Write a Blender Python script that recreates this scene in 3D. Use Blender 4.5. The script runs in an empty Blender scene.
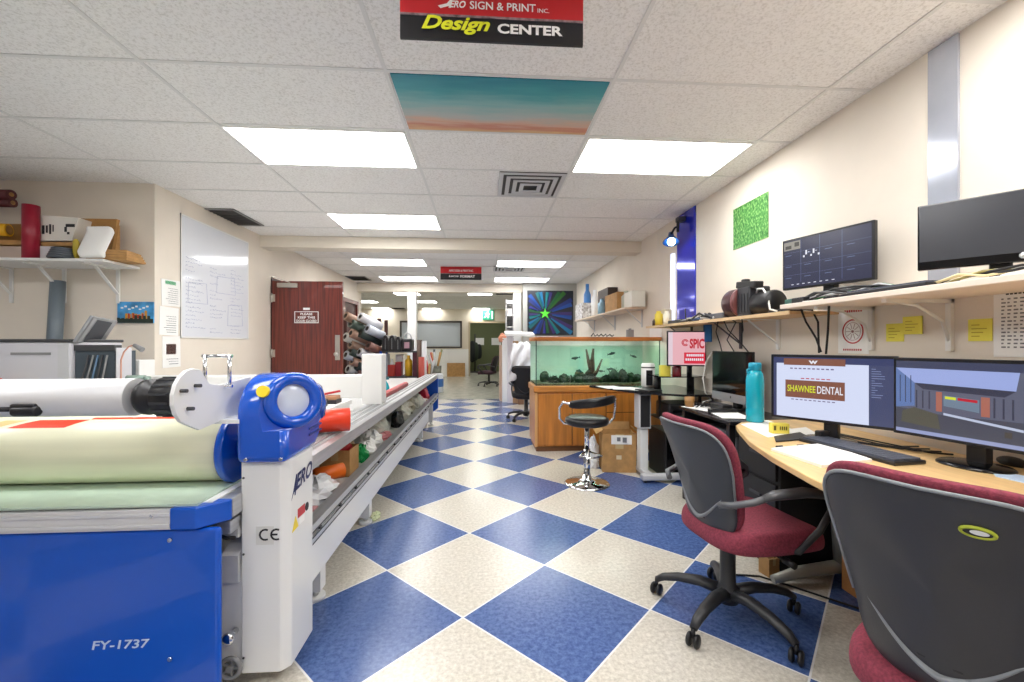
import bpy, bmesh, math, random
from mathutils import Vector, Matrix, Euler
PI = math.pi
R = math.radians
sc = bpy.context.scene
COL = sc.collection
rnd = random.Random(11)
V = Vector

# ---------------------------------------------------------------- camera model (used to turn measured points into metres)
F, TH, H, PCX, PCY = 427.5, R(3.75), 1.27, 512.0, 344.5
_s, _c = math.sin(TH), math.cos(TH)
def ray(px, py):
    r = (px - PCX) / F
    return (_s + r*_c, _c - r*_s, (PCY - py) / F)
def at_z(px, py, z):
    d = ray(px, py); t = (z - H) / d[2]; return V((d[0]*t, d[1]*t, z))
def at_y(px, py, y):
    d = ray(px, py); t = y / d[1]; return V((d[0]*t, y, H + d[2]*t))
def at_x(px, py, x):
    d = ray(px, py); t = x / d[0]; return V((x, d[1]*t, H + d[2]*t))

cam = bpy.data.cameras.new('camera'); co = bpy.data.objects.new('camera', cam); COL.objects.link(co)
co.location = (0, 0, H); co.rotation_euler = (PI/2, 0, -TH)
cam.lens = F / 1024 * 36; cam.sensor_width = 36; cam.shift_y = 3.5/1024; cam.clip_start = 0.05
sc.camera = co

# ---------------------------------------------------------------- materials
def lin(c):
    return tuple(((x/255)/12.92 if x/255 <= .04045 else ((x/255+.055)/1.055)**2.4) for x in c) + (1,)
_M = {}
def M(name, rgb=(200, 200, 200), rough=.5, metal=0., emit=0, var=None, bump=None, spec=.5, coat=0, alpha=1, stretch=None):
    """one procedural material; var=(scale, amount) mottles the colour, bump=(scale, strength) adds relief"""
    if name in _M: return _M[name]
    m = bpy.data.materials.new(name); m.use_nodes = True
    nt = m.node_tree; b = nt.nodes['Principled BSDF']
    b.inputs['Base Color'].default_value = lin(rgb)
    b.inputs['Roughness'].default_value = rough
    b.inputs['Metallic'].default_value = metal
    b.inputs['Specular IOR Level'].default_value = spec
    b.inputs['Coat Weight'].default_value = coat
    b.inputs['Alpha'].default_value = alpha
    if emit:
        b.inputs['Emission Color'].default_value = lin(rgb); b.inputs['Emission Strength'].default_value = emit
    tc = None
    if var or bump:
        tc = nt.nodes.new('ShaderNodeTexCoord'); mp = nt.nodes.new('ShaderNodeMapping')
        nt.links.new(tc.outputs['Object'], mp.inputs['Vector'])
        if stretch: mp.inputs['Scale'].default_value = stretch
    if var:
        n = nt.nodes.new('ShaderNodeTexNoise'); n.inputs['Scale'].default_value = var[0]; n.inputs['Detail'].default_value = 5
        nt.links.new(mp.outputs[0], n.inputs['Vector'])
        r = nt.nodes.new('ShaderNodeValToRGB')
        a = var[1]
        lo = tuple(max(0, x*(1-a)) for x in rgb); hi = tuple(min(255, x*(1+a)) for x in rgb)
        r.color_ramp.elements[0].position = .3; r.color_ramp.elements[1].position = .7
        r.color_ramp.elements[0].color = lin(lo); r.color_ramp.elements[1].color = lin(hi)
        nt.links.new(n.outputs['Fac'], r.inputs['Fac']); nt.links.new(r.outputs[0], b.inputs['Base Color'])
    if bump:
        n2 = nt.nodes.new('ShaderNodeTexNoise'); n2.inputs['Scale'].default_value = bump[0]; n2.inputs['Detail'].default_value = 3
        nt.links.new(mp.outputs[0], n2.inputs['Vector'])
        bp = nt.nodes.new('ShaderNodeBump'); bp.inputs['Strength'].default_value = bump[1]; bp.inputs['Distance'].default_value = .01
        nt.links.new(n2.outputs['Fac'], bp.inputs['Height']); nt.links.new(bp.outputs[0], b.inputs['Normal'])
    _M[name] = m
    return m
def glassy(name, tint, gloss=.08):
    if name in _M: return _M[name]
    m = bpy.data.materials.new(name); m.use_nodes = True; nt = m.node_tree; nt.nodes.clear()
    o = nt.nodes.new('ShaderNodeOutputMaterial'); t = nt.nodes.new('ShaderNodeBsdfTransparent'); g = nt.nodes.new('ShaderNodeBsdfGlossy'); x = nt.nodes.new('ShaderNodeMixShader')
    t.inputs[0].default_value = lin(tint); g.inputs['Roughness'].default_value = .03; x.inputs[0].default_value = gloss
    nt.links.new(t.outputs[0], x.inputs[1]); nt.links.new(g.outputs[0], x.inputs[2]); nt.links.new(x.outputs[0], o.inputs[0])
    _M[name] = m; return m

# ---------------------------------------------------------------- mesh builder
def frame_of(d):
    d = d.normalized(); a = V((0, 0, 1)) if abs(d.z) < .9 else V((1, 0, 0))
    x = a.cross(d).normalized(); return x, d.cross(x)
class MB:
    def __init__(s): s.v = []; s.f = []; s.sm = []
    def add(s, vs, fs, smooth=False):
        o = len(s.v); s.v += [V(p) for p in vs]
        for f in fs: s.f.append(tuple(i+o for i in f)); s.sm.append(smooth)
        return s
    def box(s, c, d, rot=None):
        c = V(c); m = Euler(rot).to_matrix() if rot else Matrix.Identity(3)
        vs = [c + m @ V((sx*d[0]/2, sy*d[1]/2, sz*d[2]/2)) for sx in (-1, 1) for sy in (-1, 1) for sz in (-1, 1)]
        return s.add(vs, [(0,1,3,2),(4,6,7,5),(0,4,5,1),(2,3,7,6),(0,2,6,4),(1,5,7,3)])
    def bx(s, x0, x1, y0, y1, z0, z1):
        return s.box(((x0+x1)/2, (y0+y1)/2, (z0+z1)/2), (abs(x1-x0), abs(y1-y0), abs(z1-z0)))
    def bar(s, a, b, w, h):
        a, b = V(a), V(b); x, y = frame_of(b-a); vs = []
        for p in (a, b):
            for sx, sy in ((-1,-1),(1,-1),(1,1),(-1,1)): vs.append(p + x*sx*w/2 + y*sy*h/2)
        return s.add(vs, [(0,1,2,3),(7,6,5,4),(0,4,5,1),(1,5,6,2),(2,6,7,3),(3,7,4,0)])
    def cyl(s, a, b, r, r2=None, n=20, cap=True):
        a, b = V(a), V(b); x, y = frame_of(b-a); r2 = r if r2 is None else r2
        ring = lambda p, q: [p + (x*math.cos(2*PI*i/n) + y*math.sin(2*PI*i/n))*q for i in range(n)]
        s.add(ring(a, r)+ring(b, r2), [(i, (i+1) % n, n+(i+1) % n, n+i) for i in range(n)], True)
        if cap:
            if r > 1e-5: s.add(ring(a, r), [tuple(range(n))])
            if r2 > 1e-5: s.add(ring(b, r2), [tuple(range(n))])
        return s
    def pipe(s, a, b, r, ri, n=20):
        """hollow roll: outer wall, inner wall, ring ends"""
        a, b = V(a), V(b); x, y = frame_of(b-a)
        ring = lambda p, q: [p + (x*math.cos(2*PI*i/n) + y*math.sin(2*PI*i/n))*q for i in range(n)]
        s.add(ring(a, r)+ring(b, r), [(i, (i+1) % n, n+(i+1) % n, n+i) for i in range(n)], True)
        s.add(ring(a, ri)+ring(b, ri), [(i, (i+1) % n, n+(i+1) % n, n+i) for i in range(n)], True)
        for p in (a, b): s.add(ring(p, r)+ring(p, ri), [(i, (i+1) % n, n+(i+1) % n, n+i) for i in range(n)])
        return s
    def tube(s, pts, r, n=8, closed=False, flat=1.0):
        pts = [V(p) for p in pts]; k = len(pts); vs = []; up = None
        for i, p in enumerate(pts):
            if closed: d = pts[(i+1) % k] - pts[i-1]
            else: d = pts[min(i+1, k-1)] - pts[max(i-1, 0)]
            d = d.normalized()
            if up is None: x, y = frame_of(d)
            else:
                x = (up - d*up.dot(d)).normalized(); y = d.cross(x)
            up = x
            q = r[i] if isinstance(r, (list, tuple)) else r
            vs += [p + x*math.cos(2*PI*j/n)*q + y*math.sin(2*PI*j/n)*q*flat for j in range(n)]
        fs = []
        for i in range(k if closed else k-1):
            a, b = i*n, ((i+1) % k)*n
            fs += [(a+j, a+(j+1) % n, b+(j+1) % n, b+j) for j in range(n)]
        s.add(vs, fs, True)
        if not closed:
            s.add(vs[:n], [tuple(range(n))]); s.add(vs[-n:], [tuple(range(n))])
        return s
    def prism(s, poly, axis, a, b, smooth=False):
        k = len(poly)
        mk = {'x': lambda p, t: V((t, p[0], p[1])), 'y': lambda p, t: V((p[0], t, p[1])), 'z': lambda p, t: V((p[0], p[1], t))}[axis]
        A = [mk(p, a) for p in poly]; B = [mk(p, b) for p in poly]
        s.add(A+B, [(i, (i+1) % k, k+(i+1) % k, k+i) for i in range(k)], smooth)
        s.add(A, [tuple(range(k))]); s.add(B, [tuple(range(k))]); return s
    def lathe(s, prof, c, d=(0, 0, 1), n=28, smooth=True):
        c = V(c); d = V(d).normalized(); x, y = frame_of(d); vs = []
        for r, h in prof: vs += [c + d*h + (x*math.cos(2*PI*i/n) + y*math.sin(2*PI*i/n))*max(r, 1e-4) for i in range(n)]
        fs = []
        for k in range(len(prof)-1):
            fs += [(k*n+i, k*n+(i+1) % n, (k+1)*n+(i+1) % n, (k+1)*n+i) for i in range(n)]
        s.add(vs, fs, smooth)
        for k in (0, len(prof)-1):
            if prof[k][0] > 1e-3: s.add(vs[k*n:(k+1)*n], [tuple(range(n))])
        return s
    def sph(s, c, r, n=16, m=10, rot=None):
        r = (r, r, r) if not isinstance(r, (list, tuple)) else r
        mt = Euler(rot).to_matrix() if rot else Matrix.Identity(3); vs = []
        for j in range(m+1):
            th = PI*j/m
            for i in range(n):
                ph = 2*PI*i/n
                vs.append(V(c) + mt @ V((r[0]*math.sin(th)*math.cos(ph), r[1]*math.sin(th)*math.sin(ph), r[2]*math.cos(th))))
        return s.add(vs, [(j*n+i, j*n+(i+1) % n, (j+1)*n+(i+1) % n, (j+1)*n+i) for j in range(m) for i in range(n)], True)
    def torus(s, c, RR, r, d=(0, 0, 1), n=28, m=8):
        x, y = frame_of(V(d)); return s.tube([V(c) + (x*math.cos(2*PI*i/n) + y*math.sin(2*PI*i/n))*RR for i in range(n)], r, m, True)
    def grid(s, fn, nu, nv, smooth=True, thick=0):
        P0 = [V(fn(i/nu, j/nv)) for j in range(nv+1) for i in range(nu+1)]; w = nu+1
        return s.add(P0, [(j*w+i, j*w+i+1, (j+1)*w+i+1, (j+1)*w+i) for j in range(nv) for i in range(nu)], smooth)
    def quad(s, a, b, c, d): return s.add([a, b, c, d], [(0, 1, 2, 3)])
    def pad(s, fn, hu, hv, prof, ex=4.0, n=48):
        """cushion: superellipse rings (scale, w) mapped through fn(u, v, w)"""
        vs = []
        for sc_, w in prof:
            for i in range(n):
                t = 2*PI*i/n; cu, su = math.cos(t), math.sin(t)
                u = hu*math.copysign(abs(cu)**(2/ex), cu)*sc_; v = hv*math.copysign(abs(su)**(2/ex), su)*sc_
                vs.append(V(fn(u, v, w)))
        k = len(prof)
        vs.append(V(fn(0, 0, prof[0][1]))); vs.append(V(fn(0, 0, prof[-1][1]))); e = (k-1)*n
        s.add(vs, [(j*n+i, j*n+(i+1) % n, (j+1)*n+(i+1) % n, (j+1)*n+i) for j in range(k-1) for i in range(n)] + [(k*n, i, (i+1) % n) for i in range(n)] + [(k*n+1, e+i, e+(i+1) % n) for i in range(n)], True)
        return s
    def build(s, name, mat, parent=None, bevel=0, seg=2, sub=0, solid=0, local=False):
        vs = s.v
        if parent is not None:
            org = V((0, 0, 0)) if local else ORG[parent.name]
        else:
            xs = [p.x for p in vs]; ys = [p.y for p in vs]; zs = [p.z for p in vs]
            org = V(((min(xs)+max(xs))/2, (min(ys)+max(ys))/2, min(zs)))
        me = bpy.data.meshes.new(name)
        me.from_pydata([p-org for p in vs], [], s.f)
        me.polygons.foreach_set('use_smooth', s.sm)
        bm = bmesh.new(); bm.from_mesh(me)
        bmesh.ops.remove_doubles(bm, verts=bm.verts, dist=1e-6)
        bmesh.ops.recalc_face_normals(bm, faces=bm.faces); bm.to_mesh(me); bm.free()
        o = bpy.data.objects.new(name, me); COL.objects.link(o)
        if parent is not None: o.parent = parent; ORG[o.name] = ORG.get(parent.name, V((0, 0, 0)))
        else: o.location = org; ORG[o.name] = org
        if mat is not None: me.materials.append(mat)
        if solid:
            d = o.modifiers.new('solid', 'SOLIDIFY'); d.thickness = solid; d.offset = 0
        if bevel:
            b = o.modifiers.new('bevel', 'BEVEL'); b.width = bevel; b.segments = seg; b.limit_method = 'ANGLE'; b.angle_limit = R(40)
        if sub:
            b = o.modifiers.new('sub', 'SUBSURF'); b.levels = sub; b.render_levels = sub
        return o
ORG = {}
def tag(o, label, cat, group=None, kind=None):
    o['label'] = label
    if cat: o['category'] = cat
    if group: o['group'] = group
    if kind: o['kind'] = kind
    return o
def thing(name, label, cat, loc=(0, 0, 0), rotz=0, group=None):
    o = bpy.data.objects.new(name, None); COL.objects.link(o); o.location = loc; o.rotation_euler = (0, 0, rotz)
    o.empty_display_size = .05
    ORG[o.name] = V(loc); return tag(o, label, cat, group)
def one(name, mb, mat, label, cat, group=None, **k): return tag(mb.build(name, mat, **k), label, cat, group)
def struct(name, mb, mat, parent=None, **k):
    o = mb.build(name, mat, parent, **k)
    if parent is None: o['kind'] = 'structure'
    return o
def dup(o, loc=None, rotz=None, label=None, parent=None):
    c = o.copy(); COL.objects.link(c)
    if parent is not None: c.parent = parent
    for ch in list(o.children): dup(ch, parent=c)
    if loc is not None: c.location = loc
    if rotz is not None: c.rotation_euler.z = rotz
    if label: c['label'] = label
    return c
def text(s, mat, parent, o, xd, yd, w, h, shear=0, bold=0, name='lettering', depth=.001):
    """lettering fitted into w x h with its lower left corner at o"""
    cu = bpy.data.curves.new('t', 'FONT'); cu.body = s; cu.shear = shear; cu.offset = bold; cu.resolution_u = 3
    ob = bpy.data.objects.new('t', cu); COL.objects.link(ob)
    dg = bpy.context.evaluated_depsgraph_get(); dg.update()
    me = bpy.data.meshes.new_from_object(ob.evaluated_get(dg))
    bpy.data.objects.remove(ob); bpy.data.curves.remove(cu)
    xs = [v.co.x for v in me.vertices]; ys = [v.co.y for v in me.vertices]
    x0, x1, y0, y1 = min(xs), max(xs), min(ys), max(ys)
    o, xd, yd = V(o), V(xd).normalized(), V(yd).normalized(); nn = xd.cross(yd)*depth
    org = ORG[parent.name] if parent else V((0, 0, 0))
    for v in me.vertices:
        v.co = o + xd*((v.co.x-x0)/(x1-x0)*w) + yd*((v.co.y-y0)/(y1-y0)*h) + nn - org
    me.materials.clear(); me.materials.append(mat)
    ob = bpy.data.objects.new(name, me); COL.objects.link(ob)
    if parent: ob.parent = parent; ORG[ob.name] = org
    return ob
def rects(parent, name, mat, o, xd, yd, items, depth=.001):
    """flat marks on a face: items = (u0, v0, u1, v1) in metres from o"""
    o, xd, yd = V(o), V(xd).normalized(), V(yd).normalized(); nn = xd.cross(yd)*depth; mb = MB()
    for u0, v0, u1, v1 in items:
        mb.quad(o+xd*u0+yd*v0+nn, o+xd*u1+yd*v0+nn, o+xd*u1+yd*v1+nn, o+xd*u0+yd*v1+nn)
    return mb.build(name, mat, parent)

# common materials
white_paint = M('white_paint', (232, 232, 230), .35)
white_metal = M('white_metal', (228, 229, 228), .3, coat=.2)
cream_wall = M('cream_wall', (229, 220, 207), .8, var=(3, .015), bump=(160, .05))
black_plastic = M('black_plastic', (26, 26, 29), .42, bump=(300, .05))
black_gloss = M('black_gloss', (10, 10, 12), .12)
dark_grey = M('dark_grey', (62, 63, 66), .5)
mid_grey = M('mid_grey', (130, 131, 132), .5)
light_grey = M('light_grey', (196, 197, 200), .45)
alu = M('brushed_aluminium', (200, 201, 203), .33, .75, var=(60, .05), stretch=(1, .05, 1))
chrome = M('chrome', (225, 226, 228), .08, 1)
blue_paint = M('blue_paint', (0, 82, 192), .3, coat=.3)
paper_white = M('paper_white', (242, 242, 240), .7)
card = M('cardboard', (182, 140, 88), .8, var=(14, .08))
card_dark = M('cardboard_dark', (160, 118, 66), .8, var=(10, .1))
red_plastic = M('red_plastic', (190, 30, 40), .4)
yellow = M('yellow_plastic', (238, 210, 40), .45)
wood_orange = M('honey_oak', (186, 118, 48), .35, var=(3, .13), stretch=(6, 6, .5), coat=.2)
wood_light = M('light_maple', (224, 188, 132), .38, var=(5, .07), stretch=(5, .6, 5), coat=.15)
ink = M('black_ink', (30, 30, 34), .6)
ink_grey = M('grey_ink', (120, 122, 128), .6)
red_ink = M('red_ink', (190, 40, 50), .6)
white_ink = M('white_ink', (245, 245, 245), .5)
cable_black = M('cable_black', (18, 18, 20), .5)
cable_white = M('cable_white', (225, 225, 220), .5)
# ================================================================ THE SETTING
CEIL = 2.69
TI = .446          # half diagonal of a floor tile
def floor_material():
    m = bpy.data.materials.new('checkered_vinyl_floor'); m.use_nodes = True; nt = m.node_tree; N = nt.nodes; L = nt.links; b = N['Principled BSDF']
    def mth(op, a, c=None):
        n = N.new('ShaderNodeMath'); n.operation = op
        for i, x in enumerate((a, c)):
            if x is None: continue
            if isinstance(x, (int, float)): n.inputs[i].default_value = x
            else: L.new(x, n.inputs[i])
        return n.outputs[0]
    def mix(f, a, c):
        n = N.new('ShaderNodeMix'); n.data_type = 'RGBA'
        L.new(f, n.inputs[0])
        for i, x in ((6, a), (7, c)):
            if isinstance(x, tuple): n.inputs[i].default_value = x
            else: L.new(x, n.inputs[i])
        return n.outputs[2]
    g = N.new('ShaderNodeNewGeometry'); sx = N.new('ShaderNodeSeparateXYZ'); L.new(g.outputs['Position'], sx.inputs[0])
    X = mth('DIVIDE', mth('ADD', sx.outputs[0], .098), 2*TI); Y = mth('DIVIDE', mth('SUBTRACT', sx.outputs[1], 1.999), 2*TI)
    u = mth('ADD', X, Y); v = mth('SUBTRACT', X, Y)
    fu, fv = mth('FLOOR', u), mth('FLOOR', v)
    chk = mth('MODULO', mth('ABSOLUTE', mth('ADD', fu, fv)), 2)       # 0 -> blue (centre of first cell lies at i odd, j even)
    du = mth('ABSOLUTE', mth('SUBTRACT', mth('FRACT', u), .5)); dv = mth('ABSOLUTE', mth('SUBTRACT', mth('FRACT', v), .5))
    seam = mth('GREATER_THAN', mth('MAXIMUM', du, dv), .494)
    def noise(sc_, det, lo, hi, p0=.35, p1=.65):
        n = N.new('ShaderNodeTexNoise'); n.inputs['Scale'].default_value = sc_; n.inputs['Detail'].default_value = det; n.inputs['Roughness'].default_value = .7
        L.new(g.outputs['Position'], n.inputs['Vector']); r = N.new('ShaderNodeValToRGB')
        r.color_ramp.elements[0].position = p0; r.color_ramp.elements[1].position = p1
        r.color_ramp.elements[0].color = lin(lo); r.color_ramp.elements[1].color = lin(hi); L.new(n.outputs['Fac'], r.inputs['Fac']); return r.outputs[0]
    white = noise(55, 6, (182, 176, 164), (218, 213, 202)); blue = noise(45, 6, (54, 78, 130), (90, 114, 166)); grey = noise(5, 6, (150, 150, 138), (180, 178, 164))
    c = mix(chk, blue, white); c = mix(seam, c, lin((225, 225, 225)))
    far = mth('GREATER_THAN', sx.outputs[1], 9.95)
    c = mix(far, c, grey); L.new(c, b.inputs['Base Color'])
    n = N.new('ShaderNodeTexNoise'); n.inputs['Scale'].default_value = 4; n.inputs['Detail'].default_value = 8; L.new(g.outputs['Position'], n.inputs['Vector'])
    mr = N.new('ShaderNodeMapRange'); mr.inputs[3].default_value = .19; mr.inputs[4].default_value = .27; L.new(n.outputs['Fac'], mr.inputs[0]); L.new(mr.outputs[0], b.inputs['Roughness'])
    b.inputs['Specular IOR Level'].default_value = .45
    return m
def ceiling_material():
    m = bpy.data.materials.new('mineral_fibre_ceiling'); m.use_nodes = True; nt = m.node_tree; N = nt.nodes; L = nt.links; b = N['Principled BSDF']
    def mth(op, a, c=None):
        n = N.new('ShaderNodeMath'); n.operation = op
        for i, x in enumerate((a, c)):
            if x is None: continue
            if isinstance(x, (int, float)): n.inputs[i].default_value = x
            else: L.new(x, n.inputs[i])
        return n.outputs[0]
    g = N.new('ShaderNodeNewGeometry'); n = N.new('ShaderNodeTexNoise'); n.inputs['Scale'].default_value = 70; n.inputs['Detail'].default_value = 4; n.inputs['Roughness'].default_value = .8
    L.new(g.outputs['Position'], n.inputs['Vector']); r = N.new('ShaderNodeValToRGB')
    r.color_ramp.elements[0].position = .36; r.color_ramp.elements[1].position = .52
    r.color_ramp.elements[0].color = lin((216, 214, 210)); r.color_ramp.elements[1].color = lin((242, 241, 239))
    L.new(n.outputs['Fac'], r.inputs['Fac']); L.new(r.outputs[0], b.inputs['Base Color'])
    b.inputs['Roughness'].default_value = .9
    bp = N.new('ShaderNodeBump'); bp.inputs['Strength'].default_value = .25; bp.inputs['Distance'].default_value = .004; L.new(n.outputs['Fac'], bp.inputs['Height']); L.new(bp.outputs[0], b.inputs['Normal'])
    return m
struct('floor', MB().bx(-8, 3.2, -2.6, 21.5, -.1, 0), floor_material())
struct('ceiling', MB().bx(-8, 3.2, -2.6, 21.5, CEIL, CEIL+.1), ceiling_material())
# suspended ceiling rails: X lines every 1.208 m, Y lines every 0.615 m
GX0, GXS, GY0, GYS = -.51, 1.208, 2.25, .615
tb = MB()
WX = 2.155
GX2 = .21          # the grid past the first beam is set out from its own line
for k in range(-5, 3):
    x = GX0 + GXS*k
    tb.bx(x-.010, x+.010, -2.5, 5.8, CEIL-.005, CEIL+.01)
    x = GX2 + GXS*k
    if x > -7.9 and x < WX: tb.bx(x-.010, x+.010, 5.9 if x > -2.9 else 10.3, 17.3, CEIL-.005, CEIL+.01)
for k in range(-8, 25):
    y = GY0 + GYS*k
    tb.bx(-7.9 if y > 10 else (-6.5 if y < 4 else -2.9), 2.15, y-.010, y+.010, CEIL-.0045, CEIL+.01)
struct('trim_ceiling_grid', tb, M('ceiling_grid_white', (222, 222, 220), .5))
struct('wall_right', MB().bx(WX, WX+.14, -2.6, 9.85, 0, CEIL), cream_wall)
struct('wall_partition', MB().bx(.9, WX+.14, 9.85, 9.98, 0, CEIL), M('grey_wall', (172, 172, 168), .8))
struct('wall_right_rear_room', MB().bx(WX, WX+.14, 9.98, 17.3, 0, CEIL), cream_wall)
struct('wall_shelf', MB().bx(-6.5, -2.9, 3.97, 4.1, 0, CEIL), cream_wall)
lw = MB(); lw.bx(-3.04, -2.9, 4.1, 6.03, 0, CEIL); lw.bx(-3.04, -2.9, 6.03, 6.98, 2.13, CEIL); lw.bx(-3.04, -2.9, 6.98, 10.25, 0, CEIL)
struct('wall_left', lw, cream_wall)
struct('wall_corridor', MB().bx(-4.4, -4.3, 4.1, 10.25, 0, CEIL), cream_wall)
struct('wall_left_front', MB().bx(-6.64, -6.5, -2.6, 4.1, 0, CEIL), cream_wall)
struct('wall_front', MB().bx(-6.64, 2.3, -2.6, -2.5, 0, CEIL), cream_wall)
struct('wall_left_rear_room', MB().bx(-8.1, -8, 10.25, 17.4, 0, CEIL), cream_wall)
struct('wall_left_return', MB().bx(-8, -2.9, 10.25, 10.35, 0, CEIL), cream_wall)
YB = 17.3
dl, dr_ = at_y(470, 340, YB).x, at_y(506, 340, YB).x; dh = at_y(488, 323, YB).z
wb = MB(); wb.bx(-8, dl, YB, YB+.12, 0, CEIL); wb.bx(dr_, WX+.14, YB, YB+.12, 0, CEIL); wb.bx(dl, dr_, YB, YB+.12, dh, CEIL)
struct('wall_back', wb, M('back_wall_paint', (232, 222, 204), .8))
olive = M('olive_wall', (104, 112, 78), .8)
struct('wall_back_office', MB().bx(-2.6, 3.2, 20.2, 20.3, 0, CEIL), olive)
struct('wall_back_office_side', MB().bx(1.9, 2.0, YB+.12, 20.2, 0, CEIL), olive)
fr = MB(); t = .06
fr.bx(dl-t, dl, YB-.03, YB, 0, dh+t); fr.bx(dr_, dr_+t, YB-.03, YB, 0, dh+t); fr.bx(dl, dr_, YB-.03, YB, dh, dh+t)
struct('trim_back_doorway', fr, M('door_casing_tan', (196, 180, 150), .6))
beam_paint = M('beam_paint', (228, 220, 206), .75)
struct('ceiling_beam_front', MB().bx(-2.9, WX, 5.74, 5.98, 2.535, CEIL-.006), beam_paint)
struct('ceiling_beam_middle', MB().bx(-8, WX, 10.0, 10.24, 2.49, CEIL-.006), beam_paint)
struct('pillar_left', MB().bx(-1.77, -1.57, 10.02, 10.22, 0, 2.49), white_paint, bevel=.008)
struct('pillar_right', MB().bx(.69, .88, 10.02, 10.22, 0, 2.49), white_paint, bevel=.008)
# window-like framed opening on the back wall
p0, p1 = at_y(400, 348, YB), at_y(462, 321, YB)
w1 = struct('window_1', MB().bx(p0.x+.06, p1.x-.06, YB-.02, YB, p0.z+.06, p1.z-.06), M('frosted_pane', (196, 204, 212), .35))
wf = MB(); wf.bx(p0.x, p1.x, YB-.05, YB, p1.z-.07, p1.z); wf.bx(p0.x, p1.x, YB-.05, YB, p0.z, p0.z+.05); wf.bx(p0.x, p0.x+.07, YB-.05, YB, p0.z, p1.z); wf.bx(p1.x-.07, p1.x, YB-.05, YB, p0.z, p1.z)
wf.build('window_frame', M('dark_bronze', (74, 66, 62), .5), w1)
# second door on the left wall (closed) and the open one
brown_door = M('mahogany_door', (98, 40, 32), .35, var=(5, .28), stretch=(9, 9, .35), coat=.25)
brown_dark = M('mahogany_dark', (62, 28, 24), .5)
d2 = struct('door_2', MB().bx(-2.9, -2.88, 9.0, 9.85, 0, 2.16), brown_dark)
f2 = MB(); f2.bx(-2.9, -2.85, 8.9, 9.0, 0, 2.24); f2.bx(-2.9, -2.85, 9.85, 9.95, 0, 2.24); f2.bx(-2.9, -2.85, 9.0, 9.85, 2.16, 2.24); f2.build('door_frame', brown_door, d2)
DY = 6.0
d1 = struct('door_1', MB().bx(-2.86, -1.93, DY-.02, DY+.025, .015, 2.13), brown_door)
f1 = MB(); f1.bx(-3.05, -2.885, 6.03, 6.08, 0, 2.18); f1.bx(-3.05, -2.885, 6.93, 6.98, 0, 2.18); f1.bx(-3.05, -2.885, 6.08, 6.93, 2.13, 2.18); f1.build('door_frame', brown_dark, d1)
hl = M('satin_steel', (190, 186, 178), .3, .9)
p = at_y(335.2, 335, DY-.02); q = at_y(340, 360, DY-.02)
h1 = MB().bx(p.x, q.x, DY-.03, DY-.02, q.z, p.z).build('handle_plate', hl, d1, bevel=.003)
MB().cyl((p.x+.035, DY-.03, q.z+.08), (p.x+.035, DY-.09, q.z+.08), .012).sph((p.x+.035, DY-.10, q.z+.08), (.03, .02, .03)).build('knob', hl, h1)
for z in (.3, 1.15, 1.9): MB().cyl((-2.865, DY-.03, z-.06), (-2.865, DY-.03, z+.06), .014).bx(-2.86, -2.82, DY-.024, DY-.02, z-.05, z+.05).build('hinge', hl, d1)
dc = MB().bx(-2.78, -2.52, DY-.06, DY-.02, 2.04, 2.10).build('door_closer', hl, d1, bevel=.006)
MB().bar((-2.62, DY-.04, 2.11), (-2.8, DY-.15, 2.17), .02, .008).bar((-2.8, DY-.15, 2.17), (-2.88, DY+.02, 2.17), .02, .008).build('closer_arm', hl, dc)
pz, px_ = at_y(306.5, 317, DY-.02), .16
sp = MB()
s0, s1 = at_y(294.5, 323, DY-.021), at_y(318.5, 311.5, DY-.021)
for a, b, c_, d_ in ((s0.x, s1.x, s0.z, s0.z+.008), (s0.x, s1.x, s1.z-.008, s1.z), (s0.x, s0.x+.008, s0.z, s1.z), (s1.x-.008, s1.x, s0.z, s1.z)): sp.bx(a, b, DY-.024, DY-.02, c_, d_)
sg = sp.build('door_sign', white_ink, d1)
ww = s1.x-s0.x; hh = s1.z-s0.z
text('PLEASE', white_ink, d1, (s0.x+ww*.25, DY-.022, s0.z+hh*.68), (1, 0, 0), (0, 0, 1), ww*.5, hh*.2, bold=.02)
text('KEEP THIS', white_ink, d1, (s0.x+ww*.14, DY-.022, s0.z+hh*.38), (1, 0, 0), (0, 0, 1), ww*.72, hh*.2, bold=.02)
text('DOOR CLOSED', white_ink, d1, (s0.x+ww*.08, DY-.022, s0.z+hh*.09), (1, 0, 0), (0, 0, 1), ww*.84, hh*.2, bold=.02)
rects(d1, 'sign_mark', white_ink, (s0.x+ww*.36, DY-.021, s1.z+.02), (1, 0, 0), (0, 0, 1), [(0, 0, ww*.28, .03)])
# baseboards
bb = M('dark_baseboard', (70, 62, 58), .5)
struct('baseboard_right', MB().bx(WX-.012, WX, -2.5, 9.85, 0, .1), bb)
struct('baseboard_left', MB().bx(-2.9, -2.888, 4.1, 6.02, 0, .1), bb)
struct('baseboard_back', MB().bx(-7.9, dl-t, YB-.012, YB, 0, .1), bb)
# wall strips on the right wall
def strip(name, pxl, pxr, y0, y1, mat, z0=1.52):
    a, b = at_x(pxl, y0, WX).y, at_x(pxr, y0, WX).y
    return MB().bx(WX-.012, WX, b, a, z0, CEIL-.006).build(name, mat)
tag(strip('silver_film_strip', 930, 960, 100, 100, M('silver_film', (200, 206, 220), .14, .6, var=(3, .05))), 'silver reflective film strip running up the wall above the large monitors', 'wall strip')
tag(strip('blue_film_strip', 678, 696, 260, 260, M('blue_film', (24, 40, 200), .1, .35, coat=.5)), 'glossy blue film strip running up the wall beside the lamp', 'wall strip')
sw = at_x(675, 260, WX).y
tag(MB().bx(WX-.03, WX, sw, sw+.05, 1.50, 2.3).build('lit_tube', M('tube_white', (215, 226, 255), .4, emit=.7)), 'slim white light tube mounted beside the blue film strip', 'light')

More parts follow.
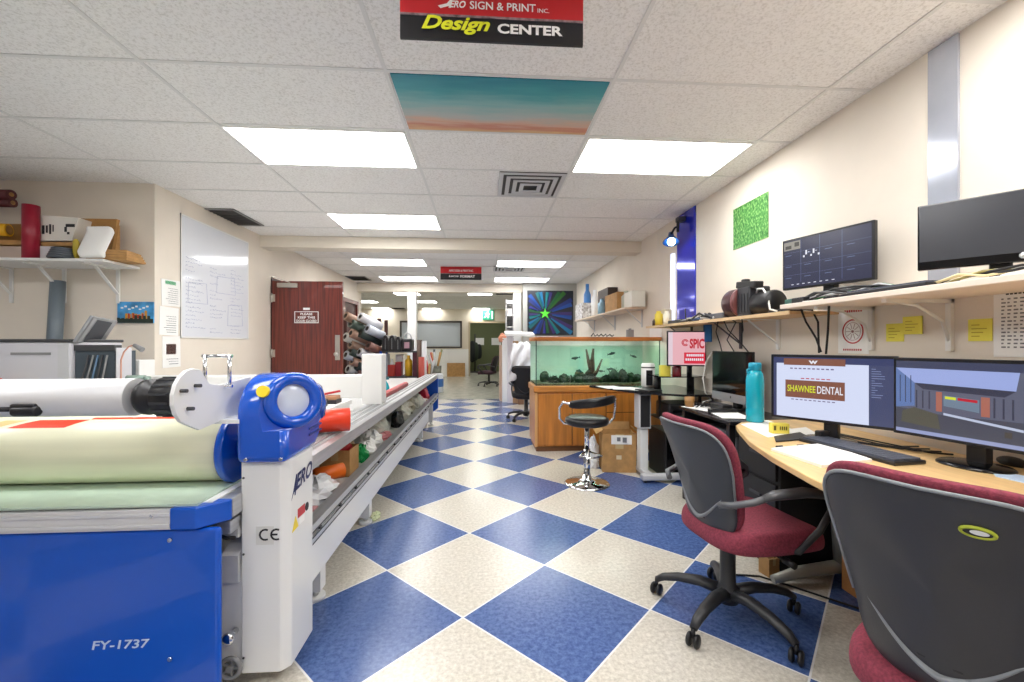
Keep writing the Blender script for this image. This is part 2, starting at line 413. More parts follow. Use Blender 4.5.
# ---------------------------------------------------------------- ceiling lights
def ceiling_light(x0, x1, y0, y1, label, power, first=[None]):
    w, d = x1-x0, y1-y0
    r = thing('ceiling_light', label, 'ceiling light', ((x0+x1)/2, (y0+y1)/2, CEIL-.006), 0, 'ceiling light panels')
    f = MB()
    for a in ((-w/2, w/2, -d/2, -d/2+.012), (-w/2, w/2, d/2-.012, d/2), (-w/2, -w/2+.012, -d/2+.012, d/2-.012), (w/2-.012, w/2, -d/2+.012, d/2-.012)): f.bx(*a, -.006, .004)
    f.build('frame', M('light_frame', (235, 235, 232), .5), r, local=True)
    MB().bx(-w/2+.012, w/2-.012, -d/2+.012, d/2-.012, -.002, .004).build('diffuser', M('led_panel_%d' % int(power*10), (253, 252, 250), .5, emit=power), r, local=True)
    return r
gx = lambda k: GX0+GXS*k
gy = lambda k: GY0+GYS*k
def panel(kx, ky, label, power=7.5, ox=0): return ceiling_light(gx(kx)+ox+.015, gx(kx+1)+ox-.015, gy(ky)+.015, gy(ky+1)-.015, label, power)
panel(-1, 1, 'bright ceiling panel left of the printed sky tile')
panel(1, 1, 'bright ceiling panel nearest the right wall, right of the sky tile')
panel(-1, 4, 'bright ceiling panel just before the first beam on the left')
for kx, s in ((-1, 'left'), (1, 'right')):
    panel(kx, -2, 'ceiling panel overhead, %s of the hanging sign' % s)
    panel(kx, -5, 'ceiling panel behind the camera on the %s' % s)
panel(-3, -2, 'ceiling panel above the far left of the laminating table')
panel(-2, 8, 'left ceiling panel just past the first beam', ox=.72); panel(-2, 11, 'second left ceiling panel past the first beam', ox=.72)
panel(0, 8, 'right ceiling panel just past the first beam', ox=.72); panel(0, 11, 'second right ceiling panel past the first beam', ox=.72)
ceiling_light(-.6, .6, 18.4, 19.0, 'added unseen ceiling panel brightening the olive rear office', 5)  # added panel, hidden from view, to brighten the olive wall
for px, py, lab in ((407, 293.5, 'small ceiling panel behind the top of the left pillar'), (366, 301.5, 'small rear ceiling panel furthest to the left'), (426, 301.5, 'small rear ceiling panel right of the left pillar'),
                    (382, 308.5, 'small rear ceiling panel left of the pillar near the back wall'), (432, 309, 'small rear ceiling panel above the framed window'), (480, 293.5, 'small rear ceiling panel between the two pillars'), (481, 309, 'small rear ceiling panel above the exit sign')):
    q = at_z(px, py, CEIL)
    ceiling_light(q.x-.34, q.x+.34, q.y-.33, q.y+.33, lab, 9)
# vents
louv = M('vent_grey', (150, 150, 150), .5); vent_dark = M('vent_dark', (66, 64, 62), .6)
def diffuser(c, w, d, label):
    r = thing('ceiling_vent', label, 'vent', (c.x, c.y, CEIL-.006), 0, 'ceiling vents')
    MB().bx(-w/2, w/2, -d/2, d/2, -.002, .003).build('back_plate', vent_dark, r, local=True)
    for k in range(4):
        a = .5-.11*k; m = MB(); h = -.004-.006*k
        for q in ((-w*a, w*a, -d*a, -d*a+.035), (-w*a, w*a, d*a-.035, d*a), (-w*a, -w*a+.035, -d*a+.035, d*a-.035), (w*a-.035, w*a, -d*a+.035, d*a-.035)): m.bx(*q, h-.006, h)
        m.build('louvre', light_grey, r, local=True)
def flat_vent(c, w, d, label):
    r = thing('ceiling_vent', label, 'vent', (c.x, c.y, CEIL-.006), 0, 'ceiling vents')
    m = MB()
    for q in ((-w/2, w/2, -d/2, -d/2+.02), (-w/2, w/2, d/2-.02, d/2), (-w/2, -w/2+.02, -d/2, d/2), (w/2-.02, w/2, -d/2, d/2)): m.bx(*q, -.008, .003)
    m.build('frame', louv, r, local=True)
    m = MB().bx(-w/2, w/2, -d/2, d/2, -.001, .003)
    for k in range(10): y = -d/2+.03+(d-.06)*k/9; m.box((0, y, -.004), (w-.04, .012, .003), (.6, 0, 0))
    m.build('slats', vent_dark, r, local=True)
diffuser(at_z(530, 184.5, CEIL), .56, .56, 'square louvred air diffuser in front of the first beam')
diffuser(at_z(509, 268.5, CEIL), .58, .5, 'small louvred air diffuser between the right panels past the first beam')
flat_vent(at_z(234, 217, CEIL), .34, .62, 'dark grille in the ceiling above the whiteboard')
flat_vent(at_z(354, 278, CEIL) + V((.1, 0, 0)), .4, .55, 'dark grille in the ceiling above the roll rack')
flat_vent(at_z(505, 293, CEIL), .5, .6, 'dark grille in the rear ceiling near the right pillar')
flat_vent(at_z(399, 308.5, CEIL), .5, .7, 'dark grille in the rear ceiling near the left pillar')
# printed sky tile
def sky_material():
    m = bpy.data.materials.new('sky_print'); m.use_nodes = True; nt = m.node_tree; N = nt.nodes; L = nt.links; b = N['Principled BSDF']
    tc = N.new('ShaderNodeTexCoord'); sp_ = N.new('ShaderNodeSeparateXYZ'); L.new(tc.outputs['Generated'], sp_.inputs[0])
    n = N.new('ShaderNodeTexNoise'); n.inputs['Scale'].default_value = 3.5; n.inputs['Detail'].default_value = 6
    mp = N.new('ShaderNodeMapping'); mp.inputs['Scale'].default_value = (1, 3, 1); L.new(tc.outputs['Generated'], mp.inputs[0]); L.new(mp.outputs[0], n.inputs['Vector'])
    a = N.new('ShaderNodeMath'); a.operation = 'MULTIPLY_ADD'; L.new(n.outputs['Fac'], a.inputs[0]); a.inputs[1].default_value = .35; a.inputs[2].default_value = -.17
    ad = N.new('ShaderNodeMath'); ad.operation = 'ADD'; L.new(sp_.outputs[1], ad.inputs[0]); L.new(a.outputs[0], ad.inputs[1])
    r = N.new('ShaderNodeValToRGB'); cr = r.color_ramp; cr.elements[0].position = 0; cr.elements[0].color = lin((28, 128, 146)); cr.elements[1].position = 1; cr.elements[1].color = lin((214, 176, 130))
    for p_, c_ in ((.22, (56, 150, 160)), (.45, (128, 178, 178)), (.68, (176, 182, 178)), (.82, (212, 172, 150)), (.9, (200, 130, 108))):
        e = cr.elements.new(p_); e.color = lin(c_)
    L.new(ad.outputs[0], r.inputs[0]); L.new(r.outputs[0], b.inputs['Base Color']); b.inputs['Roughness'].default_value = .4
    return m
one('sky_print_tile', MB().bx(gx(0)+.02, gx(1)-.02, gy(0)+.02, gy(1)-.02, CEIL-.006, CEIL-.0005), sky_material(), 'ceiling tile printed with a teal evening sky and pink clouds', 'ceiling tile')
# hanging signs
def hang_sign(x0, x1, y, z0, z1, label, lines):
    r = thing('hanging_sign', label, 'sign', ((x0+x1)/2, y, z0))
    w, h = x1-x0, z1-z0
    MB().bx(x0, x1, y, y+.012, z0, z1).build('board', M('sign_black', (22, 22, 26), .35), r)
    MB().bx(x0, x1, y-.002, y, z0+h*.50, z1).build('red_band', M('sign_red', (196, 32, 40), .4), r)
    MB().bx(x0, x1, y-.002, y, z0+h*.455, z0+h*.50).build('torn_edge', M('sign_edge', (120, 104, 108), .5, var=(30, .4)), r)
    for s, mt, u, v, ww, hh, sh, bo in lines:
        text(s, mt, r, (x0+w*u, y-.004, z0+h*v), (1, 0, 0), (0, 0, 1), w*ww, h*hh, sh, bo)
    return r
lime = M('lime_lettering', (226, 232, 40), .5)
hs = hang_sign(-.332, .403, 1.72, 2.487, CEIL-.002, 'hanging sign with red band and lime lettering over the sky tile', [
    ('ERO', white_ink, .265, .625, .088, .145, .3, .03), ('SIGN & PRINT', white_ink, .375, .615, .36, .16, 0, .015), ('INC.', white_ink, .745, .61, .065, .085, 0, .01),
    ('CENTER', white_ink, .525, .155, .36, .2, 0, .035), ('Design', lime, .115, .10, .37, .36, .35, .03)])
lx, lz = -.332+.735*.21, 2.487+.201*.625
MB().prism([(lx-.005, lz+.006), (lx+.03, lz+.016), (lx+.045, lz+.034), (lx+.053, lz+.034), (lx+.046, lz), (lx+.037, lz), (lx+.038, lz+.008), (lx+.005, lz-.003)], 'y', 1.7155, 1.7175).build('wing_mark', white_ink, hs)
q0, q1 = at_y(440.5, 279.5, 7.85), at_y(481.5, 268, 7.85)
hang_sign(q0.x, q1.x, 7.85, q0.z, CEIL-.002, 'far hanging sign with red band past the first beam', [
    ('AERO SIGN & PRINT INC.', white_ink, .2, .62, .6, .16, .2, .02), ('Large', white_ink, .2, .16, .24, .2, .3, .02), ('FORMAT', white_ink, .48, .16, .36, .2, 0, .03)])
# exit sign over the rear doorway
e0, e1 = at_y(482.5, 320, YB), at_y(494, 310, YB)
ex = thing('exit_sign', 'green running man exit sign above the rear doorway', 'sign', ((e0.x+e1.x)/2, YB-.05, e0.z))
MB().bx(e0.x, e1.x, YB-.05, YB, e0.z, e1.z).build('box', M('exit_green', (60, 170, 135), .4, emit=.12), ex, bevel=.01)
cx = (e0.x+e1.x)/2-.04; cz = (e0.z+e1.z)/2
MB().cyl((cx+.02, YB-.056, cz+.12), (cx+.02, YB-.05, cz+.12), .035).prism([(cx-.1, cz+.06), (cx+.05, cz+.085), (cx+.1, cz+.02), (cx+.03, cz+.0), (cx+.08, cz-.08), (cx+.03, cz-.16), (cx-.02, cz-.06), (cx-.12, cz-.13), (cx-.14, cz-.1), (cx-.05, cz+.0)], 'y', YB-.056, YB-.05).bx(e1.x-.1, e1.x-.04, YB-.056, YB-.05, e0.z+.05, e1.z-.05).build('pictogram', M('exit_white', (240, 250, 245), .4, emit=.25), ex)
# ================================================================ LAMINATING TABLE (left)
mach_label = 'long blue and white flatbed laminating table with film roll and aluminium side rails'
T = thing('laminating_table', mach_label, 'machine', (-1.75, 4.2, 0))
ep = MB().bx(-2.72, -.89, 1.50, 1.525, .06, .652).build('end_panel', blue_paint, T, bevel=.02, seg=3)
a, b = at_y(92, 650, 1.499), at_y(150, 638.5, 1.499)
text('FY-1737', M('panel_lettering', (196, 214, 240), .4), ep, a, (1, 0, 0), (0, 0, 1), b.x-a.x, b.z-a.z, .15, .02)
for px, py in ((170, 540), (170, 659)):
    p = at_y(px, py, 1.498); MB().cyl((p.x, 1.50, p.z), (p.x, 1.494, p.z), .007, n=14).build('bolt', chrome, ep)
MB().bx(-2.72, -1.038, 1.49, 1.53, .655, .722).bx(-2.72, -1.038, 1.484, 1.49, .664, .676).bx(-2.72, -1.038, 1.484, 1.49, .70, .712).build('end_rail', M('satin_edge', (216, 217, 220), .4, .15), T, bevel=.002)
p = at_y(152, 516, 1.488); MB().cyl((p.x, 1.492, p.z), (p.x, 1.482, p.z), .006, n=12).build('rail_bolt', chrome, T)
MB().prism([(-1.038, 1.484), (-.955, 1.484), (-.885, 1.56), (-.885, 1.57), (-1.038, 1.57)], 'z', .655, .728).build('corner_cap', blue_paint, T, bevel=.006)
MB().bx(-.94, -.886, 1.572, 1.92, .658, .726).bx(-.94, -.893, 1.572, 1.92, .60, .645).build('corner_rail', alu, T, bevel=.003)
MB().bx(-2.72, -.93, 1.53, 6.96, .66, .73).build('bed', white_metal, T)
MB().bx(-2.70, -.96, 1.50, 2.35, .728, .736).build('cutting_mat', M('green_cutting_mat', (186, 206, 190), .25, var=(9, .03)), T)
# side rails that carry the gantries
sr = MB(); sr.prism([(-.93, .73), (-.77, .71), (-.75, .72), (-.75, .78), (-.77, .792), (-.93, .792)], 'y', 1.864, 6.98)
for x in (-.90, -.86, -.81): sr.bx(x-.006, x+.006, 1.864, 6.97, .790, .796)
sr.build('side_rail', alu, T)
gr = MB()
for x in (-.88, -.835, -.79): gr.bx(x-.013, x+.013, 1.866, 6.96, .7915, .7935)
gr.build('rail_grooves', mid_grey, T)
lr = MB(); lr.bx(-.80, -.75, 1.864, 6.98, .40, .485); lr.bx(-.752, -.742, 1.864, 6.98, .455, .485); lr.bx(-.752, -.742, 1.864, 6.98, .405, .425)
lr.build('lower_rail', alu, T)
lp = MB().bx(-.80, -.755, 1.864, 5.9, .22, .385).build('lower_panel', white_metal, T, bevel=.004)
MB().bx(-.785, -.7515, 1.866, 6.95, .386, .399).bx(-.744, -.7405, 1.866, 6.95, .449, .455).bx(-.744, -.7405, 1.866, 6.95, .425, .429).build('rail_slot', dark_grey, T)
for k in range(18): MB().cyl((-.75, 2.0+.27*k, .44), (-.738, 2.0+.27*k, .44), .009, n=10).build('rail_bolt', dark_grey, T)
MB().bx(-2.6, -.895, 1.70, 6.9, .40, .414).bx(-.895, -.80, 1.864, 6.9, .40, .414).build('tray', M('tray_grey', (205, 204, 198), .5), T)
MB().bx(-2.62, -2.58, 1.6, 6.96, .22, .72).build('far_side_rail', white_metal, T)
for y in (2.2, 3.1, 5.68, 6.8):
    for x in (-.84, -2.6):
        MB().bx(x-.035, x+.035, y-.035, y+.035, .05, .66 if x < -2 else .39).cyl((x, y, .02), (x, y, .06), .014).cyl((x, y, 0), (x, y, .02), .045).build('leg', white_metal, T)
for y in (1.93,): MB().bx(-.87, -.80, y-.03, y+.03, .40, .72).build('rail_post', white_metal, T)
eb = MB(); eb.prism([(-2.7, .13), (-.9, .13), (-.74, .24), (-.74, .725), (-2.7, .725)], 'y', 6.96, 7.02)
eb.build('rear_panel', blue_paint, T, bevel=.01)
# first gantry: column, cap, film roll, supply shaft
gc = MB().prism([(-.89, 1.63), (-.75, 1.63), (-.7225, 1.66), (-.7225, 1.862), (-.89, 1.862)], 'z', .06, .84).build('gantry_column', white_metal, T, bevel=.006)
def ce_mark(o, h):
    m = MB(); w = .007
    for cx, kind in ((0, 'c'), (h*.95, 'e')):
        arc = [(cx + h*.5 + h*.45*math.cos(t), h*.5 + h*.45*math.sin(t)) for t in [R(60+240*i/14) for i in range(15)]]
        for i in range(14):
            (x0, z0), (x1, z1) = arc[i], arc[i+1]; d = V((x1-x0, 0, z1-z0)).normalized(); nrm = V((-d.z, 0, d.x))*w/2
            A, B = V((o.x+x0, o.y, o.z+z0)), V((o.x+x1, o.y, o.z+z1))
            m.quad(A-nrm, B-nrm, B+nrm, A+nrm)
        if kind == 'e': m.quad(*[V((o.x+cx+q[0], o.y, o.z+q[1])) for q in ((h*.05, h*.5-w/2), (h*.6, h*.5-w/2), (h*.6, h*.5+w/2), (h*.05, h*.5+w/2))])
    return m
a, b = at_y(256, 545, 1.629), at_y(274, 526, 1.629)
st = MB().bx(a.x, b.x, 1.6285, 1.6297, a.z, b.z).build('certification_sticker', M('sticker_silver', (214, 214, 210), .4), gc)
ce_mark(V((a.x+.012, 1.6278, a.z+.016)), .042).build('certification_mark', ink, st)
q = at_x(292, 497, -.7225); q2 = at_x(312, 470, -.7225)
navy = M('navy_lettering', (24, 36, 92), .5)
text('ERO', navy, gc, (-.7215, q.y+.028, q.z+.012), (0, 1, .12), (0, 0, 1), q2.y-q.y-.03, .062, .35, .03)
MB().prism([(q.y-.005, q.z-.012), (q.y+.012, q.z+.02), (q.y+.036, q.z+.075), (q.y+.044, q.z+.075), (q.y+.03, q.z-.002), (q.y+.022, q.z-.002), (q.y+.024, q.z+.016), (q.y+.008, q.z+.004)], 'x', -.7225, -.7215).build('wing_mark', navy, gc)
q = at_x(292, 533, -.7225)
MB().prism([(q.y, q.z), (q.y+.055, q.z+.004), (q.y+.03, q.z+.052)], 'x', -.7225, -.7213).build('warning_triangle', yellow, gc)
MB().bx(-.7225, -.7213, q.y+.05, q.y+.115, q.z+.035, q.z+.07).build('warning_label', red_plastic, gc)
MB().cyl((-.7225, q.y+.135, q.z+.05), (-.7213, q.y+.135, q.z+.05), .017).build('warning_disc', ink, gc)
MB().bx(-.7225, -.7213, q.y+.06, q.y+.11, q.z+.005, q.z+.03).build('warning_label', paper_white, gc)
for z in (.12, .5, .78): MB().cyl((-.88, 1.631, z), (-.88, 1.627, z), .004, n=10).build('screw', dark_grey, gc)
prof = [(1.60, .838), (1.60, 1.01)] + [(1.76-.16*math.cos(R(t)), 1.01+.148*math.sin(R(t))) for t in range(8, 176, 8)] + [(1.925, .995), (1.985, .985), (1.985, .935), (1.93, .925), (1.93, .875), (1.87, .838)]
cap_ = MB().prism(prof, 'x', -.895, -.715).build('blue_cap', M('blue_gloss_cap', (0, 78, 190), .16, coat=.5), T, bevel=.024, seg=4)
cut_n = V((.72, -.69, .10)).normalized()
ca_, cb_ = frame_of(cut_n); cut_c = V((-.742, 1.702, 1.056)) - ORG[T.name]
cutter = MB().add([cut_c + ca_*x + cb_*y + cut_n*d for x in (-.3, .3) for y in (-.3, .3) for d in (0, .3)], [(0,1,3,2),(4,6,7,5),(0,4,5,1),(2,3,7,6),(0,2,6,4),(1,5,7,3)])
for v_ in cutter.v: v_.z = max(v_.z, .955)
cut_o = cutter.build('cap_cutter', None, T, local=True)
for pl_ in cap_.data.polygons: pl_.use_smooth = True
bo_ = cap_.modifiers.new('facet', 'BOOLEAN'); bo_.operation = 'DIFFERENCE'; bo_.object = cut_o; bo_.solver = 'EXACT'
dg_ = bpy.context.evaluated_depsgraph_get(); dg_.update()
me_ = bpy.data.meshes.new_from_object(cap_.evaluated_get(dg_))
cap_.modifiers.clear(); cap_.data = me_; bpy.data.objects.remove(cut_o)
for pl_ in cap_.data.polygons: pl_.use_smooth = pl_.area < .0035
MB().torus((-.728, 1.69, 1.056), .084, .024, (.72, -.69, .1), 36, 12).tube([(-.70, 1.74, 1.10), (-.705, 1.84, 1.08), (-.72, 1.92, 1.02), (-.735, 1.95, .96)], [.024, .03, .032, .03], 10).build('grip_ring', M('blue_gloss_cap'), cap_)
MB().lathe([(.0, .0), (.06, .002), (.066, -.004)], (-.730, 1.690, 1.056), (.72, -.69, .1)).build('grip_opening_disc', M('opening_pale', (205, 214, 230), .15), cap_)  # pale disc in place of the open grip, coloured like the white behind
p = at_y(262, 394.5, 1.60)
MB().cyl((p.x, 1.626, p.z+.006), (p.x, 1.600, p.z+.012), .021, n=24).build('yellow_button', yellow, cap_)
for px in (246, 281): q = at_y(px, 459.5, 1.6); MB().cyl((q.x, 1.602, .855), (q.x, 1.595, .855), .006, n=10).build('screw', chrome, cap_)
for z in (.90, .925): MB().bx(-.716, -.712, 1.80, 1.93, z-.004, z+.004).build('cap_seam', M('seam_blue', (4, 44, 130), .4), cap_)
rl = MB().cyl((-2.62, 1.78, .862), (-.995, 1.78, .862), .128, n=48).build('film_roll', M('cream_film', (226, 226, 198), .3, var=(4, .03), stretch=(.2, 6, 6)), T)
MB().cyl((-.995, 1.78, .862), (-.965, 1.78, .862), .14, n=40).cyl((-.965, 1.78, .862), (-.89, 1.78, .862), .05).build('roll_hub', M('blue_gloss_cap'), T, bevel=.006)
def roll_mark(x0, x1, x2, x3, t0, t1, name, mat):
    m = MB(); n = 5
    f = lambda u, v: V(((x0+(x3-x0)*v) + ((x1+(x2-x1)*v)-(x0+(x3-x0)*v))*u, 1.78-.1288*math.sin(t0+(t1-t0)*v), .862+.1288*math.cos(t0+(t1-t0)*v)))
    return m.grid(f, 4, n).build(name, mat, rl)
orange_red = M('orange_red_print', (232, 66, 38), .4)
roll_mark(-1.76, -1.56, -1.50, -1.68, R(40), R(20), 'printed_banner', orange_red)
roll_mark(-1.50, -1.08, -1.06, -1.50, R(19), R(12), 'printed_banner', orange_red)
roll_mark(-1.86, -1.79, -1.72, -1.80, R(38), R(20), 'printed_banner', M('tan_print', (214, 190, 130), .4))
roll_mark(-1.17, -1.11, -1.09, -1.15, R(30), R(27), 'printed_stripe', navy)
sb = MB().cyl((-2.62, 1.46, 1.10), (-1.12, 1.46, 1.10), .06, n=36).build('supply_shaft', M('satin_bar', (206, 207, 210), .42, .25), T)
MB().cyl((-2.6, 1.407, 1.072), (-1.42, 1.407, 1.072), .008).build('cutter_rod', ink, sb)
MB().box((-1.40, 1.405, 1.074), (.07, .03, .03)).cyl((-1.43, 1.40, 1.066), (-1.36, 1.40, 1.066), .016).build('cutter_clip', black_plastic, sb, bevel=.005)
MB().lathe([(.0, 0), (.046, 0), (.056, .012), (.058, .03), (.042, .04), (.042, .055), (.062, .062), (.062, .13), (.055, .144), (0, .144)], (-1.105, 1.46, 1.10), (1, 0, 0)).build('shaft_coupling', black_plastic, T)
for k in range(14):
    t = 2*PI*k/14; MB().bar((-1.04, 1.46+.0625*math.sin(t), 1.10+.0625*math.cos(t)), (-.985, 1.46+.0625*math.sin(t), 1.10+.0625*math.cos(t)), .006, .006).build('coupling_rib', dark_grey, T)
arc = [(1.46+.092*math.cos(t), 1.10+.092*math.sin(t)) for t in [R(70+20*i) for i in range(10)]]
bp = MB().prism(arc + [(1.46+.03, .985), (1.60, .995), (1.80, .985), (1.80, 1.14), (1.60, 1.125), (1.54, 1.135), (1.50, 1.18)], 'x', -.958, -.945).build('bracket_plate', white_metal, T, bevel=.002)
for y, z in ((1.40, 1.125), (1.465, 1.135), (1.43, 1.065)): MB().cyl((-.945, y, z), (-.925, y, z), .006, n=10).build('stud', dark_grey, bp)
hn = MB(); hx0, hx1, hy = -1.016, -.93, 1.63
for x in (hx0, hx1): hn.cyl((x, hy, 1.115), (x, hy, 1.232), .0065)
hn.cyl((hx0-.01, hy, 1.228), (hx1+.01, hy, 1.228), .006).cyl((hx0-.01, hy, 1.118), (hx1+.01, hy, 1.118), .006)
hn.build('lift_handle', chrome, T)
MB().bx(-.97, -.88, 1.60, 1.72, .985, 1.0).build('bracket_foot', white_metal, T)
kp = MB().bx(-.965, -.892, 1.64, 1.66, .10, .46).build('knob_plate', white_metal, T, bevel=.004)
p = at_y(236, 630, 1.64); MB().cyl((p.x, 1.64, p.z), (p.x, 1.60, p.z), .011).lathe([(0, 0), (.02, 0), (.022, .012), (.016, .02), (0, .02)], (p.x, 1.60, p.z), (0, -1, 0)).build('clamp_knob', chrome, kp)
p = at_y(235, 662, 1.64); hw = MB().torus((p.x, 1.61, p.z), .035, .008, (0, 1, 0)).cyl((p.x, 1.64, p.z), (p.x, 1.60, p.z), .012)
for k in range(5): t = 2*PI*k/5; hw.bar((p.x, 1.61, p.z), (p.x+.035*math.cos(t), 1.61, p.z+.035*math.sin(t)), .008, .006)
hw.build('hand_wheel', mid_grey, kp)
MB().prism([(1.62, .40), (1.72, .40), (1.72, .55), (1.62, .50)], 'x', -.955, -.895).bx(-.95, -.895, 1.62, 1.75, .565, .60).build('inner_bracket', light_grey, T)
MB().tube([(-1.0, 1.62, .60), (-.95, 1.6, .585), (-.93, 1.61, .57), (-.895, 1.60, .575)], .006).build('control_lever', ink, T)
# left-hand column of the first gantry and the second gantry further along
MB().bx(-2.86, -2.70, 1.63, 1.862, .06, .84).build('gantry_column', white_metal, T, bevel=.006)
MB().prism(prof, 'x', -2.87, -2.69).build('blue_cap', M('blue_gloss_cap'), T, bevel=.03, seg=3)
MB().bx(-.969, -.812, 3.46, 3.62, .795, 1.193).build('rear_gantry_post', white_paint, T, bevel=.006)
MB().bx(-2.80, -2.64, 3.46, 3.62, .735, 1.15).build('rear_gantry_post', white_paint, T, bevel=.006)
MB().bx(-2.66, -.965, 3.50, 3.66, .84, 1.022).build('rear_gantry_beam', white_paint, T, bevel=.008)

# ---------------------------------------------------------------- things lying on the bed and in the tray
def roll(name, a, b, r, mat, label, cat='roll', group=None, hole=.45, core=None):
    t_ = thing(name, label, cat, V(a), 0, group)
    MB().pipe(a, b, r, r*hole, n=24).build('sheet', mat, t_)
    d = (V(b)-V(a)).normalized()*.002
    MB().pipe(V(a)-d, V(b)+d, r*hole, r*hole*.82, n=20).build('core', core or card, t_)
    return t_
BED = .7965
RB = .73
roll('vinyl_roll', (-1.02, 2.30, BED+.064), (-.735, 2.40, BED+.064), .062, M('orange_vinyl', (226, 62, 34), .3), 'short orange red vinyl roll on the side rail behind the blue cap', hole=.8, core=orange_red)
# black wedge, small gadgets, papers between the gantries
y0 = 2.95
BT = .852
one('white_boards', MB().bx(-2.3, -1.0, 2.78, 3.36, .737, .775).bx(-2.28, -1.03, 2.80, 3.36, .778, .814).bx(-2.3, -1.01, 2.78, 3.35, .817, BT), paper_white, 'stack of white boards lying on the bed before the white post', 'boards', bevel=.003)
one('wedge_tool', MB().prism([(-1.30, BT), (-1.06, BT), (-1.06, BT+.05)], 'y', y0-.05, y0+.03), black_plastic, 'dark wedge shaped tool on the bed behind the orange vinyl roll', 'tool')
one('paper_sheet', MB().box((-1.17, 2.66, .7385), (.2, .2, .003), (0, 0, .3)), paper_white, 'white paper sheet on the laminating bed by the orange vinyl roll', 'paper', 'loose papers on the bed')
g = thing('tape_gun', 'dark tape gun lying on the laminating bed before the white post', 'tool', (-1.28, 3.2, BT))
MB().torus((-1.28, 3.2, BT+.043), .032, .011, (1, .3, 0), 18).build('tape_reel', dark_grey, g); MB().bar((-1.25, 3.2, BT+.014), (-1.14, 3.22, BT+.012), .03, .02).build('handle', mid_grey, g, bevel=.005)
bxs = thing('tool_case', 'small open tool case of tan and black pieces beside the white post', 'case', (-1.08, 3.12, BT))
MB().bx(-1.14, -1.03, 3.06, 3.18, BT, BT+.028).build('case', M('case_dark', (48, 46, 50), .5), bxs, bevel=.004)
MB().bx(-1.135, -1.035, 3.07, 3.17, BT+.028, BT+.055).build('tan_block', M('tan_block', (186, 134, 100), .6), bxs, bevel=.006)
MB().bar((-1.16, 3.06, BT+.062), (-1.03, 3.14, BT+.085), .03, .012).build('red_strip', red_plastic, bxs)
# far bed: teal bottle and red tube
p = at_z(388, 388, BED)
bt = thing('spray_bottle', 'teal spray bottle on the far end of the laminating bed', 'bottle', (-.99, 4.35, RB))
MB().lathe([(0, 0), (.04, 0), (.045, .01), (.045, .11), (.032, .15), (.014, .175), (.014, .19)], (-.99, 4.35, RB)).build('bottle', M('teal_plastic', (20, 160, 176), .25), bt)
MB().bx(-1.01, -.95, 4.335, 4.365, RB+.19, RB+.215).bx(-1.008, -.995, 4.34, 4.36, RB+.165, RB+.195).build('trigger', M('teal_dark', (10, 96, 110), .4), bt)
rt = thing('straight_edge', 'long dark red straight edge lying along the side rail', 'ruler', (-.88, 4.4, BED))
MB().bx(-.93, -.87, 3.75, 5.0, BED, BED+.035).build('bar', M('dark_red', (150, 34, 40), .4), rt, bevel=.004); MB().bx(-.915, -.885, 3.75, 5.0, BED+.035, BED+.042).build('ridge', M('rib_red', (196, 70, 70), .4), rt)
# tray things
TZ = .415
def cardboard_box(name, c, d, label, rz=0, flaps=True, mat=card, cat='box', group=None, tape=True):
    t_ = thing(name, label, cat, c, rz, group); w, l, h = d; k = .006; m = MB()
    m.bx(-w/2, w/2, -l/2, -l/2+k, 0, h).bx(-w/2, w/2, l/2-k, l/2, 0, h).bx(-w/2, -w/2+k, -l/2+k, l/2-k, 0, h).bx(w/2-k, w/2, -l/2+k, l/2-k, 0, h).bx(-w/2, w/2, -l/2, l/2, 0, k)
    m.build('body', mat, t_, local=True)
    if flaps:
        for sx in (-1, 1): MB().box((sx*(w/2+l*.10), 0, h+l*.06), (l*.28, l*.96, .004), (0, -sx*R(-32), 0)).build('flap', mat, t_, local=True)
        MB().box((0, l/2+l*.06, h+l*.12), (w*.94, .004, l*.3), (R(-25), 0, 0)).build('flap', mat, t_, local=True)
    if tape: MB().bx(-w*.12, w*.12, -l/2-.001, -l/2, h*.62, h).build('tape', M('parcel_tape', (200, 176, 130), .25), t_, local=True)
    return t_
cb = cardboard_box('cardboard_box', (-.96, 2.92, TZ), (.19, .2, .17), 'small open cardboard box in the tray under the laminating bed', 0, False)
roll('tape_roll', (-1.02, 2.90, TZ+.10), (-.93, 2.98, TZ+.19), .05, red_plastic, 'red roll poking out of the small cardboard box in the tray', hole=.6)
roll('tape_roll', (-1.02, 2.62, TZ+.07), (-.88, 2.74, TZ+.07), .045, M('orange_plastic', (236, 110, 30), .4), 'orange roll lying in the tray before the cardboard box', hole=.5)
def crumple(c, r, seed, sq=.6, n=14, m=9):
    q = random.Random(seed); b_ = MB(); b_.sph((0, 0, 0), 1, n, m)
    for v in b_.v:
        k = .72+.42*q.random(); v.x *= r[0]*k; v.y *= r[1]*k; v.z = max(v.z*r[2]*k, -r[2]*.62); v += V(c)+V((0, 0, r[2]*.62))
    b_.sm = [False]*len(b_.sm); return b_
clear_wrap = M('clear_wrap', (214, 214, 204), .2, var=(12, .1))
one('plastic_bag', crumple((-.93, 2.42, TZ), (.11, .15, .08), 3), M('white_film', (226, 228, 232), .25), 'crumpled white plastic bag in the tray by the gantry column', 'bag')
one('pink_cloth', crumple((-.90, 2.15, TZ), (.1, .12, .035), 9), M('pink_cloth', (206, 148, 150), .8), 'faded pink cloth at the near end of the lower tray', 'cloth')
one('green_wrapper', crumple((-.89, 3.18, TZ), (.055, .06, .08), 5), M('green_film', (30, 150, 80), .3), 'bright green wrapper in the tray just past the cardboard box', 'wrapper')
one('wrap_bundle', crumple((-.97, 3.15, TZ), (.05, .06, .1), 15), M('cream_wrap', (214, 200, 164), .4), 'cream wrap bundle squeezed between box and green wrapper', 'wrap')
